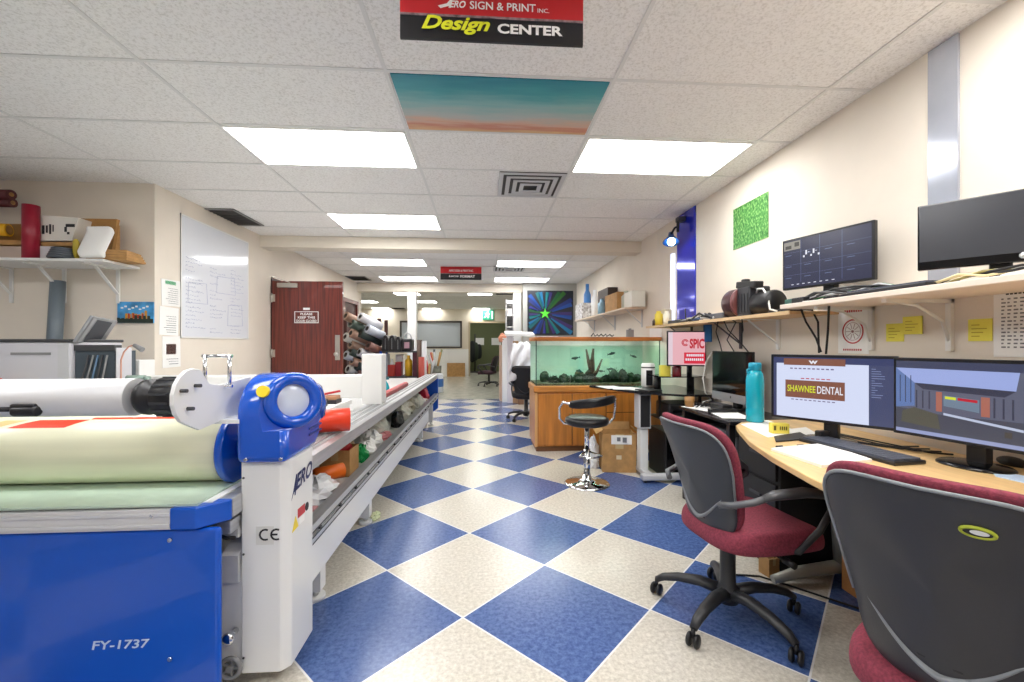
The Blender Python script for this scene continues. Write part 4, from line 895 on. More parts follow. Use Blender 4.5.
# ---------------------------------------------------------------- office chairs
def chair_tree(label, loc, rot, base_ang, fab, shell_m, trim_m, arms=True, base_dx=0, back_lift=0, seat_dz=0, hv=.265):
    r = thing('office_chair', label, 'office chair', loc, rot)
    B = lambda mb, n, m, p=r, **k: mb.build(n, m, p, local=True, **k)
    plas = M('chair_plastic', (44, 45, 48), .42, bump=(250, .04))
    # five-star base
    hub = B(MB().lathe([(0, .07), (.045, .07), (.055, .10), (.05, .135), (.034, .15), (.034, .36), (.045, .37), (0, .37)], (base_dx, 0, 0)), 'gas_column', plas)
    for k in range(5):
        t = base_ang - rot + 2*PI*k/5; c, s_ = math.cos(t), math.sin(t)
        pts = [(c*d_+base_dx, s_*d_, z) for d_, z in ((.03, .115), (.12, .128), (.22, .118), (.29, .098), (.325, .075))]
        lg = B(MB().tube(pts, [.034, .03, .025, .022, .017], 10, flat=.8), 'base_leg', plas)
        tt = t+.7+k*1.9; cx_, cy_ = c*.325+base_dx, s_*.325; ax = V((-math.sin(tt), math.cos(tt), 0))
        cs = MB(); w_ = V((cx_, cy_, .028))
        for sg in (-1, 1): cs.lathe([(0, -.009), (.022, -.009), (.028, -.004), (.028, .004), (.022, .009), (0, .009)], w_+ax*.016*sg, ax, 18)
        cs.cyl(w_+V((0, 0, .01)), w_+V((0, 0, .05)), .009)
        B(cs.prism([(0, 0), (0, 0), (0, 0)], 'z', 0, 0) if False else cs, 'caster', black_plastic, lg)
    # mechanism
    B(MB().bx(-.10, .12, -.075, .075, .35, .385), 'mechanism', black_plastic, bevel=.012)
    B(MB().tube([(.02, -.05, .365), (.05, -.17, .36), (.06, -.22, .352)], .007).cyl((.06, -.21, .353), (.065, -.26, .35), .014), 'lever', black_plastic)
    # seat
    def seatf(u, v, w):
        x = u+.06; z = .418+seat_dz+w - .05*max(0, (u-.12))/.12*max(0, u-.12)*4 + .05*(abs(v)/.25)**3*(.5 if w > 0 else 0)
        return V((x, v, z))
    B(MB().pad(seatf, .272, .24, [(.02, .055), (.5, .055), (.8, .052), (.93, .042), (.985, .02), (1, -.005), (.985, -.03), (.93, -.045), (.5, -.045), (.02, -.045)], 3.4), 'seat', fab, sub=1)
    B(MB().pad(lambda u, v, w: V((u+.05, v, .37+seat_dz+w)), .2, .2, [(.02, -.012), (.9, -.012), (1, .004), (1, .012), (.02, .012)], 3.4), 'seat_pan', black_plastic)
    # backrest: mapping (lateral, height, outward)
    up = V((-.23, 0, .973)).normalized(); fwd = V((.973, 0, .23)).normalized()
    o = V((-.215, 0, .675+back_lift))
    def bf(u, v, w):
        wd = 1 - .20*min(1, max(0, (.20-v)/.34))**1.3 - .02*max(0, v/.265)**2
        return o + V((0, u*wd, 0)) + up*v - fwd*w + fwd*(.05*(u/.24)**2 - .045*(v/.265)**2*(1 if v > 0 else .1))
    B(MB().pad(bf, .245, hv, [(.02, -.05), (.6, -.05), (.85, -.046), (.96, -.034), (1.0, -.012), (.99, .006), (.9, .01), (.02, .01)], 4.6, 60), 'back_cushion', fab, sub=1)
    sh_ = B(MB().pad(lambda u, v, w: bf(u, v-.014, w), .238, hv-.007, [(.02, .006), (.9, .006), (.985, .008), (1.0, .016), (.985, .024), (.9, .032), (.6, .036), (.02, .038)], 4.6, 60), 'back_shell', shell_m, sub=1)
    edge = []
    for i in range(25):
        t = PI*(-.04+1.08*i/24); cu, su = math.cos(t), math.sin(t)
        edge.append(bf(.239*math.copysign(abs(cu)**(2/4.6), cu), (hv-.007)*math.copysign(abs(su)**(2/4.6), su)-.014, .020))
    B(MB().tube(edge, .005, 8), 'shell_rim', trim_m, sh_)
    sw = []; ww_ = []
    for i in range(33):
        t = -1+2*i/32; u = .222*t; v = -.205-(hv-.265)+.165*abs(t)**1.6
        sw.append(bf(u, v, .031-.012*abs(t)**3)); ww_.append(.005+.011*(1-abs(t)))
    B(MB().tube(sw, ww_, 8, flat=.6), 'shell_crease', trim_m, sh_)
    B(MB().bar(o+up*-.20-fwd*-.0+V((-.03, 0, 0)), (-.10, 0, .37), .09, .02), 'back_bracket', black_plastic, bevel=.006)
    for sg in (-1, 1):
        if not arms: break
        y = .27*sg
        arm = B(MB().tube([(-.235, .19*sg, .60), (-.215, .24*sg, .615), (-.14, y, .632), (-.08, y, .645)], [.014, .014, .014, .014], 10), 'arm_link', M('arm_grey', (92, 94, 98), .4), r)
        B(MB().tube([(-.10, y, .642), (-.04, y, .655), (.10, y, .658), (.21, y, .642), (.262, y, .605), (.27, y, .565), (.24, y, .545)], [.016, .027, .03, .028, .023, .018, .012], 12, flat=.7), 'armrest', M('arm_pad', (66, 67, 70), .36), r)
        B(MB().tube([(.245, y, .59), (.18, y*.98, .49), (.10, y*.9, .40), (.06, .12*sg, .375)], [.014, .014, .015, .016], 10), 'arm_strut', black_plastic, r)
    return r, bf
fab = M('burgundy_fabric', (132, 52, 69), .85, var=(120, .14), bump=(350, .25))
shell_m = M('chair_shell_grey', (58, 61, 66), .42, bump=(200, .05)); trim_m = M('chair_trim_grey', (132, 136, 140), .35)
ch1, _ = chair_tree('burgundy office chair facing the desk, beyond the nearer chair', (1.19, 1.94, 0), R(7), 0.0, fab, shell_m, trim_m, base_dx=-.05, back_lift=.015)
shell2 = M('chair_shell_dark', (50, 50, 54), .42, bump=(200, .05))
CH2 = V((1.30, 1.075, 0)); CR2 = R(27)
ch2, bf2 = chair_tree('nearest burgundy office chair seen from behind, with a hole in its dark shell', CH2, CR2, .3, fab, shell2, trim_m, arms=False, back_lift=.012, seat_dz=-.075, hv=.298)
c_ = bf2(-.09, .195, .037)
hb = MB(); e1, e2 = (bf2(-.07, .195, .037)-c_).normalized(), (bf2(-.09, .215, .037)-c_).normalized()
n_b = e1.cross(e2)
hb.tube([c_+e1*.026*math.cos(t)+e2*.013*math.sin(t) for t in [2*PI*i/24 for i in range(24)]], .004, 8, True)
grip = hb.build('grip_hole_rim', M('lime_rim', (170, 180, 50), .5), ch2, local=True)
MB().add([c_+e1*.025*math.cos(t)+e2*.012*math.sin(t)+n_b*.002*(-1) for t in [2*PI*i/20 for i in range(20)]], [tuple(range(20))]).build('grip_hole', ink, grip, local=True)
MB().add([c_+e1*(.015*math.cos(t)-.003)+e2*(.007*math.sin(t)+.002)+n_b*.003*sg for sg in (-1,) for t in [2*PI*i/20 for i in range(20)]], [tuple(range(20))]).build('pale_insert', paper_white, grip, local=True)
black_fab = M('black_fabric', (30, 30, 34), .85, bump=(350, .2))
p = at_z(489, 386, 0)
chair_tree('black office chair in front of the rear doorway', (p.x, p.y, 0), R(160), .5, M('plum_fabric', (64, 40, 50), .85), black_plastic, dark_grey)
p = at_z(523, 417, 0)
chair_tree('black office chair under a draped white sheet beside the aquarium', (p.x+.03, 7.2, 0), R(80), .2, black_fab, black_plastic, dark_grey)
def drape(u, v):
    x = p.x-.20+.46*u; f = v*1.0
    y = 7.22-.28+.12*math.sin(u*3)+.03*math.sin(v*9+u*14)
    top = 1.34 - .06*abs(u-.5)*2 - .05*u
    z = top - f*(.42+.22*(1-u)) + .015*math.sin(u*25)
    return (x-.10*v*(1-u)+.012*math.sin(v*14), y+.30*(1-v)**2-.02, z)
one('white_sheet', MB().grid(drape, 26, 22), M('sheet_white', (228, 230, 236), .8), 'white sheet draped over the black chair beside the aquarium', 'sheet', solid=.012)
# ---------------------------------------------------------------- aquarium on its cabinet
AX0, AX1, AY0, AY1 = .60, 2.13, 5.02, 5.62
cabm = thing('aquarium_cabinet', 'long honey oak cabinet carrying the aquarium', 'cabinet', ((AX0+AX1)/2, 5.3, 0))
MB().bx(AX0+.02, AX1, AY0+.03, AY1, 0, .06).build('plinth', M('oak_dark', (104, 66, 34), .5), cabm)
MB().bx(AX0, AX1, AY0+.012, AY1, .06, .70).build('body', wood_orange, cabm, bevel=.003)
MB().bx(AX0-.015, AX1+.01, AY0-.012, AY1+.01, .70, .78).build('top_rim', M('oak_rim', (196, 128, 58), .35, var=(5, .15), stretch=(.6, 6, 6), coat=.2), cabm, bevel=.012)
MB().bx(AX0, AX0+.03, AY0-.002, AY0+.012, .06, .70).build('corner_strip', M('oak_pale', (212, 164, 108), .4), cabm)
for k, (u0, u1) in enumerate(((.04, .44), (.45, .85), (.86, 1.24), (1.25, 1.5))):
    d_ = MB().bx(AX0+u0, AX0+u1, AY0-.006, AY0+.012, .08, .685).build('door', wood_orange, cabm, bevel=.003)
    kx = AX0+(u1-.03 if k % 2 == 0 else u0+.03)
    MB().tube([(kx, AY0-.006, .46), (kx, AY0-.03, .44), (kx, AY0-.03, .38), (kx, AY0-.006, .36)], .005).build('handle', M('brass_dark', (150, 120, 60), .3, .8), d_)
for u in (.445, .855, 1.245): MB().bx(AX0+u-.006, AX0+u+.006, AY0+.008, AY0+.0125, .08, .685).build('door_gap_shade', M('gap_shade_brown', (58, 34, 18), .7), cabm)  # dark strips put the shade of the door seams into colour
MB().bx(AX0+.86, AX0+1.24, AY0-.0065, AY0-.004, .455, .463).build('door_gap_shade', M('gap_shade_brown'), cabm)  # drawer seam shade laid on the door as a dark strip
aq = thing('aquarium', 'long glass fish tank of pale green water with an oak lid', 'aquarium', ((AX0+AX1)/2, 5.3, .78))
g0, g1, h0, h1 = AX0+.01, AX1-.01, AY0+.01, AY1-.02
zt, zb = 1.315, .782
gm = glassy('tank_glass', (250, 254, 252), .05)
for nm, q in (('front_pane', (g0, g1, h0, h0+.008)), ('left_pane', (g0, g0+.008, h0+.008, h1)), ('right_pane', (g1-.008, g1, h0+.008, h1))):
    MB().bx(*q, zb, zt).build(nm, gm, aq)
MB().bx(g0, g1, h1, h1+.01, zb, zt).build('back_panel', M('tank_back', (204, 216, 208), .6, var=(2, .06)), aq)
MB().bx(g0+.01, g1-.01, h0+.01, h1-.002, zb, zb+.022).build('gravel', M('tank_gravel', (92, 92, 70), .9, var=(60, .4)), aq)
MB().bx(g0+.009, g1-.009, h0+.009, h1-.001, 1.252, 1.255).build('water_surface', glassy('water_top', (220, 242, 236), .1), aq)
MB().bx(g0+.0095, g1-.0095, h0+.012, h0+.016, zb+.03, 1.252).build('water', glassy('tank_water', (242, 250, 246), .01), aq)
for x in (g0, g1-.012): MB().bx(x, x+.012, h0-.003, h0, zb, zt).build('corner_seal', M('seal_dark', (40, 60, 54), .5), aq)
MB().bx(AX0-.005, AX1+.005, AY0-.005, AY1, zt+.035, zt+.045).bx(AX0-.005, AX1+.005, AY0-.005, AY0+.015, zt, zt+.035).bx(AX0-.005, AX1+.005, AY1-.02, AY1, zt, zt+.035).bx(AX0-.005, AX0+.015, AY0+.015, AY1-.02, zt, zt+.035).bx(AX1-.015, AX1+.005, AY0+.015, AY1-.02, zt, zt+.035).build('lid', M('lid_oak', (186, 112, 50), .4, var=(5, .2), stretch=(.6, 6, 6)), aq, bevel=.005)
MB().bx(g0+.12, g1-.12, 5.14, 5.24, zt+.018, zt+.034).build('added_glow_strip', M('tank_fill_glow', (250, 255, 250), .5, emit=13), aq)  # added glowing strip, hidden in the lid, to light the tank inside
q = random.Random(8); weed = M('tank_weed', (34, 54, 34), .7, var=(20, .3)); rock = M('tank_rock', (44, 48, 44), .8, var=(10, .3)); drift = M('driftwood', (88, 62, 56), .8, var=(14, .3))
for k in range(13):
    x = g0+.14+.105*k+.04*q.random(); 
    if 5 < k < 7: continue
    m = crumple((x, h0+.14+.14*q.random(), zb+.018), (.06+.03*q.random(), .06, (.035+.07*q.random())), 100+k, n=10, m=7)
    one('tank_rock', m, rock if k % 2 else weed, 'dark rock on the aquarium gravel', 'rock', 'rocks on the aquarium floor')
dw = MB(); bx_ = at_y(591, 378, 5.2).x
dw.tube([(bx_, 5.2, zb+.02), (bx_+.01, 5.2, .92), (bx_-.03, 5.2, 1.06), (bx_-.06, 5.2, 1.21)], [.05, .034, .022, .011]).tube([(bx_+.01, 5.2, .90), (bx_+.02, 5.22, 1.05), (bx_+.02, 5.2, 1.13), (bx_+.03, 5.2, 1.22)], [.04, .03, .02, .014]).tube([(bx_+.01, 5.18, .86), (bx_+.07, 5.16, .95), (bx_+.13, 5.17, 1.09)], [.03, .018, .008]).tube([(bx_-.1, 5.2, zb+.04), (bx_, 5.2, .83), (bx_+.12, 5.2, zb+.05)], [.03, .06, .03])
one('driftwood', dw, drift, 'branching brown driftwood in the middle of the aquarium', 'driftwood')
for k, (px, dz, sz) in enumerate(((607, .88, .07), (612, .96, .07), (618, .90, .05), (571, .87, .05), (552, .86, .05), (600, .85, .06), (584, .83, .05), (632, .83, .04))):
    x = at_y(px, 370, 5.2).x; w_ = MB()
    for j in range(7): t = q.random()*6.28; w_.tube([(x, 5.16, zb+.02), (x+.02*math.cos(t), 5.16+.02*math.sin(t), (zb+dz)/2+.02), (x+sz*math.cos(t), 5.16+.04*math.sin(t), dz+.04*q.random())], [.012, .016, .003], 6, flat=.4)
    one('water_plant', w_, weed, 'dark green water plant in the aquarium', 'plant', 'plants in the aquarium')
fish_m = M('fish_slate', (54, 62, 66), .4)
def fish(px, py, l, a, label):
    c = at_y(px, py, 5.12); t_ = thing('fish', label, 'fish', c, 0, 'fish in the aquarium'); t_.rotation_euler = (0, a, 0)
    MB().sph((0, 0, 0), (l*.42, l*.09, l*.15), 14, 8).build('body', fish_m, t_, local=True)
    MB().prism([(-l*.36, 0), (-l*.62, l*.16), (-l*.54, 0), (-l*.62, -l*.16)], 'y', -.003, .003).build('tail', fish_m, t_, local=True)
    MB().prism([(-l*.15, l*.1), (l*.1, l*.14), (-l*.05, l*.24)], 'y', -.002, .002).build('fin', fish_m, t_, local=True)
fish(575, 358, .11, R(-8)+PI, 'slate fish swimming left of the driftwood'); fish(612, 353.5, .10, R(-14), 'slate fish highest in the tank, right of the driftwood'); fish(634, 356.5, .085, R(18), 'slate fish nearest the right end of the tank')
fish(601, 371, .08, R(5)+PI, 'slate fish low beside the driftwood'); fish(611, 369, .09, 0, 'slate fish low among the plants right of the driftwood'); fish(627, 377, .06, R(10), 'small slate fish near the gravel at the right')
# things on the lid
a = at_y(602, 336, 5.3)
m = MB(); q0_ = [(-.14, .01), (-.11, .05), (-.09, .012), (-.06, .035), (-.04, .01), (-.01, .04), (.015, .012), (.05, .04), (.06, .01), (.1, .035), (.13, .01), (.15, .03)]
m.tube([(a.x+u, 5.3, 1.362+w_) for u, w_ in q0_], .008, 6)
one('wire_ornament', m, ink, 'black looping wire ornament on the aquarium lid', 'ornament')
a = at_y(630, 336, 5.35)
one('air_pump', MB().bx(a.x-.035, a.x+.035, 5.3, 5.4, 1.36, 1.46).cyl((a.x, 5.35, 1.46), (a.x, 5.35, 1.475), .02), mid_grey, 'grey air pump box on the aquarium lid', 'pump', bevel=.006)
a = at_y(545, 336, 5.2)
one('white_paper', MB().box((a.x+.02, 5.25, 1.366), (.26, .2, .008), (0, 0, .1)), paper_white, 'white papers lying at the left end of the aquarium lid', 'paper')
# ---------------------------------------------------------------- bar stool
SX, SYY = .935, 3.84
so = thing('bar_stool', 'black padded bar stool on a chrome pedestal before the aquarium cabinet', 'stool', (SX, SYY, 0))
MB().lathe([(0, 0), (.205, 0), (.205, .008), (.19, .018), (.10, .03), (.045, .05), (.034, .09), (0, .09)], (SX, SYY, 0), n=40).build('base', chrome, so)
MB().cyl((SX, SYY, .05), (SX, SYY, .32), .03).cyl((SX, SYY, .32), (SX, SYY, .56), .022).build('column', chrome, so)
MB().tube([(SX-.02, SYY-.02, .30), (SX-.1, SYY-.14, .29), (SX, SYY-.2, .285), (SX+.1, SYY-.14, .29), (SX+.02, SYY-.02, .30)], .009).build('foot_ring', chrome, so)
leather = M('black_leather', (24, 24, 27), .32)
MB().lathe([(0, .535), (.15, .535), (.19, .55), (.2, .575), (.195, .60), (.16, .617), (0, .622)], (SX, SYY, 0), n=40).build('seat', leather, so)
bk = []
def stb(u, v, w): return V((SX+u*1.0+.02, SYY+.02 - .13 + 1.6*(.0+u*u) + w, .765+v + .05*u))
MB().pad(lambda u, v, w: V((SX+.02+u, SYY-.20+1.9*u*u-w, .765+v+.12*u)), .21, .04, [(.02, -.025), (.75, -.025), (1, -.008), (1, .008), (.75, .025), (.02, .025)], 4).build('back_pad', leather, so)
for sg in (-1, 1):
    MB().tube([(SX+.20*sg+.02, SYY-.13, .77+.02*sg), (SX+.235*sg, SYY-.08, .755), (SX+.255*sg, SYY-.02, .70), (SX+.25*sg, SYY, .60), (SX+.21*sg, SYY, .555), (SX+.1*sg, SYY, .545)], .011).build('arm_tube', chrome, so)
# cardboard box before the cart
cbx = cardboard_box('cardboard_box', (1.36, 4.30, 0), (.33, .28, .38), 'tall taped cardboard box on the floor beside the stool', R(-8), True, card)
MB().bx(-.08, .12, -.143, -.1405, .28, .37).build('label', paper_white, cbx, local=True); rects(cbx, 'label_marks', ink_grey, V((1.36, 4.30, 0))+Matrix.Rotation(R(-8), 3, 'Z') @ V((-.06, -.144, .30)), (math.cos(R(-8)), math.sin(R(-8)), 0), (0, 0, 1), [(0, 0, .03, .05), (.05, .01, .09, .05), (.11, 0, .15, .05)])
MB().bx(-.03, .02, -.142, -.1403, .13, .17).build('sticker', M('sticker_cream', (230, 214, 180), .5), cbx, local=True)
one('plastic_bag', crumple((1.13, 4.36, 0), (.06, .1, .2), 77), M('white_film'), 'white plastic bag slumped left of the tall cardboard box', 'bag')
# ================================================================ RIGHT SIDE
# computer cart beside the aquarium
DZ = .80
ca = thing('computer_cart', 'black glass computer cart with white column leg beside the aquarium', 'desk', (1.75, 4.1, 0))
ctop = [(1.15, 4.62), (1.48, 3.95), (1.80, 3.72), (2.12, 3.72), (2.12, 4.62)]
MB().prism(ctop, 'z', DZ, DZ+.02).build('top', M('black_glass', (22, 22, 26), .08), ca, bevel=.004)
a = at_z(650, 478, 0)
MB().bx(1.50, 1.58, 4.02, 4.12, .05, .46).build('column', white_metal, ca, bevel=.01)
MB().bx(1.48, 1.60, 4.00, 4.14, .46, DZ).build('upper_column', light_grey, ca, bevel=.01)
MB().bx(1.495, 1.585, 3.996, 4.0, .48, .78).build('column_slot', ink, ca)
MB().bx(1.44, 2.08, 3.80, 3.88, .025, .08).build('foot', light_grey, ca, bevel=.015); MB().bx(1.50, 1.57, 3.8, 4.6, .03, .075).build('foot', light_grey, ca, bevel=.01)
for x, y in ((1.48, 3.84), (2.04, 3.84), (1.535, 4.56)): MB().cyl((x-.012, y, .016), (x+.012, y, .016), .016).build('caster', black_plastic, ca)
MB().bx(1.66, 2.10, 3.80, 4.2, .56, .575).build('under_shelf', black_plastic, ca); 
for y in (3.82, 4.18): MB().bx(2.08, 2.11, y-.015, y+.015, 0, DZ).build('rear_leg', black_plastic, ca)
for x in (1.68, 2.08): MB().bx(x-.01, x+.01, 3.99, 4.01, .575, DZ).build('shelf_hanger', black_plastic, ca)
MB().bx(1.68, 2.11, 3.95, 4.3, .955, .965).build('riser', M('black_glass'), ca)
for x in (1.72, 2.06): MB().cyl((x, 4.15, DZ+.02), (x, 4.15, .955), .035).build('riser_post', black_plastic, ca)
t_ = thing('ink_printer', 'black printer on the shelf under the black glass cart', 'printer', (1.88, 3.95, .575))
MB().bx(1.70, 2.06, 3.84, 4.14, .575, .72).build('body', black_plastic, t_, bevel=.015); MB().bx(1.73, 2.03, 3.79, 3.86, .60, .612).build('tray', dark_grey, t_, bevel=.003); MB().bx(1.74, 2.02, 3.835, 3.84, .64, .66).build('slot', black_gloss, t_)
t_ = thing('computer_tower', 'black computer tower on the floor under the cart', 'computer', (1.80, 4.05, .0))
MB().bx(1.70, 1.88, 3.92, 4.32, .0, .44).build('case', black_plastic, t_, bevel=.008); MB().bx(1.72, 1.86, 3.915, 3.92, .05, .40).build('front', black_gloss, t_)
ap = thing('air_purifier', 'white desktop purifier with a black front on the cart', 'purifier', (1.56, 4.4, DZ+.02))
c = at_y(648, 384, 4.45)
MB().lathe([(0, 0), (.062, 0), (.07, .01), (.07, .235), (.06, .25), (0, .252)], (c.x, 4.45, DZ+.02)).build('body', white_paint, ap); MB().bx(c.x-.045, c.x+.02, 4.372, 4.39, DZ+.04, DZ+.20).build('front', black_plastic, ap, bevel=.004)
MB().lathe([(.0705, .20), (.0715, .202), (.0715, .212), (.0705, .214)], (c.x, 4.45, DZ+.02)).build('band', dark_grey, ap)
for k, (x, y, rz) in enumerate(((1.33, 4.42, .2), (1.42, 4.28, -.3), (1.50, 4.20, .5))):
    one('paper_sheet', MB().box((x, y, DZ+.0215+.0024*k), (.21, .28, .002), (0, 0, rz)), paper_white, ['white sheet nearest the aquarium on the cart', 'white sheet in the middle of the cart papers', 'white sheet on the front corner of the cart'][k], 'paper', 'papers on the black glass cart')
one('cart_keyboard', MB().box((1.58, 4.02, DZ+.03), (.16, .2, .018), (0, 0, .4)), black_plastic, 'black keypad on the front of the glass cart', 'keypad', bevel=.004)
# monitors --------------------------------------------------------
def flat_rect(parent, name, mat, o, xd, yd, w, h, items, depth): return rects(parent, name, mat, o, xd, yd, [(w*a, h*b, w*c, h*d) for a, b, c, d in items], depth)
def monitor(label, p_left, p_right, z0, z1, bezel, frame_m, screen_m, stand=None, deep=.03, bottom=None, group=None, name='monitor'):
    """p_left / p_right: lower screen corners on plan as seen from the front"""
    L_, R_ = V((p_left[0], p_left[1], 0)), V((p_right[0], p_right[1], 0)); xd = (R_-L_).normalized(); n = V((xd.y, -xd.x, 0))
    mid = (L_+R_)/2; w = (R_-L_).length; h = z1-z0
    base = mid - n*.06
    r = thing(name, label, 'monitor', (base.x, base.y, stand if stand is not None else z0), 0, group)
    def slab(u0, u1, v0, v1, d0, d1):
        m = MB(); vs = [L_+xd*u+n*d+V((0, 0, v)) for u in (u0, u1) for v in (v0, v1) for d in (d0, d1)]
        return m.add(vs, [(0,1,3,2),(4,6,7,5),(0,4,5,1),(2,3,7,6),(0,2,6,4),(1,5,7,3)])
    slab(0, w, z0, z1, -deep, 0).build('housing', frame_m, r, bevel=.004)
    bt = bottom or bezel
    scn = slab(bezel, w-bezel, z0+bt, z1-bezel, 0, .0012).build('screen', screen_m, r)
    if stand is not None:
        m = MB(); nb = base - n*.0
        vs = [base + xd*u + n*d + V((0, 0, z)) for u in (-.03, .03) for d in (-.025, .025) for z in (stand+.01, z0+h*.4)]
        m.add(vs, [(0,1,3,2),(4,6,7,5),(0,4,5,1),(2,3,7,6),(0,2,6,4),(1,5,7,3)]).build('stand_neck', black_plastic, r, bevel=.004)
        MB().pad(lambda u, v, w_: base + n*.03 + xd*u + n*v + V((0, 0, stand+w_)), .115, .095, [(.02, 0), (1, 0), (1, .006), (.93, .012), (.3, .018), (.02, .018)], 2.2, 36).build('stand_base', black_gloss, r)
    o = L_ + xd*bezel + n*.0012 + V((0, 0, z0+bt))
    return r, scn, o, xd, w-2*bezel, h-bt-bezel
def emis(name, rgb=(0, 0, 0), k=1.0):
    b_ = M(name, rgb, .25, emit=.5 if k < .9 else .52); b_.node_tree.nodes['Principled BSDF'].inputs['Base Color'].default_value = (.01, .01, .012, 1)
    return b_
UPV = (0, 0, 1)
bez = M('monitor_bezel', (18, 20, 26), .3)
scr_dark = M('screen_dark', (24, 28, 38), .12)
# SPIC sign monitor
p, q = at_y(667, 366, 3.95), at_y(706.5, 367, 3.86)
mr, scn, o, xd, w, h = monitor('monitor with a pink red sale poster on screen above the black cart', (p.x, 3.95), (q.x, 3.86), at_y(667, 366, 3.95).z+.0, at_y(667, 331, 3.95).z, .012, bez, emis('screen_pink', (232, 178, 186), .62), None)
flat_rect(scn, 'red_block', emis('screen_red', (216, 40, 66), .6), o, xd, UPV, w, h, [(.43, .04, 1, .38)], .001)
flat_rect(scn, 'pale_side', emis('screen_pale', (226, 206, 216), .6), o, xd, UPV, w, h, [(0, 0, .12, 1)], .001)
red_e = emis('screen_letter_red', (190, 24, 46), .6); wh_e = emis('screen_white', (238, 240, 250), .75)
text('SPIC', red_e, scn, o+xd*w*.58+V((0, 0, h*.5)), xd, UPV, w*.40, h*.30, 0, .04, depth=.002)
m = MB(); cc = o+xd*w*.46+V((0, 0, h*.68)); nn = xd.cross(V(UPV))*.002
for s_ in (.5, .8): m.tube([cc+nn+xd*w*.11*s_*math.cos(t)+V((0, 0, h*.12*s_*math.sin(t))) for t in [R(20+300*i/14) for i in range(15)]], .004, 5)
m.build('swirl', red_e, scn)
for v, u0, u1 in ((.26, .5, .97), (.13, .47, .97)): flat_rect(scn, 'white_lettering', wh_e, o, xd, UPV, w, h, [(u0+(u1-u0)*k/9, v, u0+(u1-u0)*(k+.65)/9, v+.07) for k in range(9)], .002)
ar = MB().bar(((p.x+q.x)/2, 3.93, (p.z+q.z)/2+.1), ((p.x+q.x)/2+.1, 4.1, (p.z+q.z)/2+.1), .06, .06).bar(((p.x+q.x)/2+.1, 4.1, (p.z+q.z)/2+.1), (WX, 4.2, (p.z+q.z)/2+.1), .05, .05).build('wall_arm', black_plastic, mr)
one('paper_pad', MB().bx(1.70, 1.80, 4.02, 4.06, .965, 1.07), M('pad_yellow', (236, 222, 90), .6), 'yellow note block standing on the cart riser', 'note block', bevel=.002)
t_ = thing('soap_bottle', 'dark red bottle with a white cap on the cart riser', 'bottle', (1.87, 4.0, .965))
MB().lathe([(0, 0), (.04, 0), (.042, .01), (.042, .09), (.02, .11), (0, .11)], (1.85, 4.0, .965)).build('bottle', M('wine_bottle', (110, 26, 40), .25), t_); MB().lathe([(.016, .11), (.018, .112), (.018, .15), (0, .152)], (1.85, 4.0, .965)).build('cap', paper_white, t_)
one('webcam_stand', MB().cyl((2.0, 4.05, .965), (2.0, 4.05, 1.06), .025).sph((2.0, 4.05, 1.075), .035), black_plastic, 'small black round camera on the cart riser', 'camera')
# black desk with the all-in-one computer
bd = thing('black_desk', 'black side desk between the cart and the maple desk', 'desk', (1.8, 3.2, 0))
MB().bx(1.62, 2.14, 2.72, 3.46, .735, .76).build('top', M('desk_black', (28, 28, 31), .25), bd, bevel=.004)
for x, y in ((1.66, 2.78), (1.66, 3.42), (2.1, 2.78), (2.1, 3.42)): MB().bx(x-.02, x+.02, y-.02, y+.02, 0, .735).build('leg', black_plastic, bd)
MB().bx(1.68, 2.08, 3.41, 3.43, .15, .735).build('back_panel', black_plastic, bd)
t_ = thing('drawer_unit', 'small grey drawer unit standing under the black side desk', 'drawers', (1.88, 2.95, 0))
MB().bx(1.70, 2.06, 2.82, 3.2, .0, .66).build('body', M('drawer_grey', (92, 94, 98), .5), t_, bevel=.006)
for k in range(3): d_ = MB().bx(1.715, 2.045, 2.805, 2.82, .04+.205*k, .225+.205*k).build('drawer', M('drawer_front', (112, 114, 118), .45), t_, bevel=.004); MB().bx(1.81, 1.95, 2.792, 2.805, .15+.205*k, .165+.205*k).build('handle', light_grey, d_)
p, q = at_y(712, 352, 3.5), None
mr, scn, o, xd, w, h = monitor('slim all-in-one computer with a black screen and silver chin', (1.96, 3.56), (1.97, 3.02), .81, 1.215, .012, black_gloss, M('screen_off', (8, 9, 13), .06), .76, .02, .075, name='all_in_one_computer')
flat_rect(mr, 'silver_chin', M('silver_case', (176, 178, 182), .3, .5), o-V((0, 0, .073)), xd, UPV, w, .066, [(-.02, 0, 1.02, 1)], .0005)
flat_rect(mr, 'chin_mark', dark_grey, o-V((0, 0, .075)), xd, UPV, w, .075, [(.485, .4, .515, .65)], .0012)
for k, (x, y, rz, mt, lab) in enumerate(((1.75, 3.30, .3, paper_white, 'white sheet at the far end of the black side desk'), (1.76, 2.95, -.2, paper_white, 'white sheet before the all-in-one computer'))):
    one('paper_sheet', MB().box((x, y, .7615+.002*k), (.2, .28, .002), (0, 0, rz)), mt, lab, 'paper', 'papers on the black side desk')
one('desk_tray', MB().bx(1.68, 1.88, 3.06, 3.12, .76, .79).bx(1.80, 1.88, 3.12, 3.3, .76, .81), black_plastic, 'black desk tray beside the all-in-one computer', 'tray', bevel=.006)
a = at_y(700, 398, 3.4)
cl = MB()
q = random.Random(5)
for k in range(6): cl.tube([(1.70+.04*q.random()*k, 3.4-.1*q.random(), .768+.004*k), (1.66+.2*q.random(), 3.3+.1*q.random(), .79+.02*q.random()), (1.74+.15*q.random(), 3.22+.2*q.random(), .77+.004*k), (1.8+.1*q.random(), 3.4, .77)], .005, 6)
one('cable_clutter', cl, cable_black, 'tangle of black cables on the black side desk', 'cables')
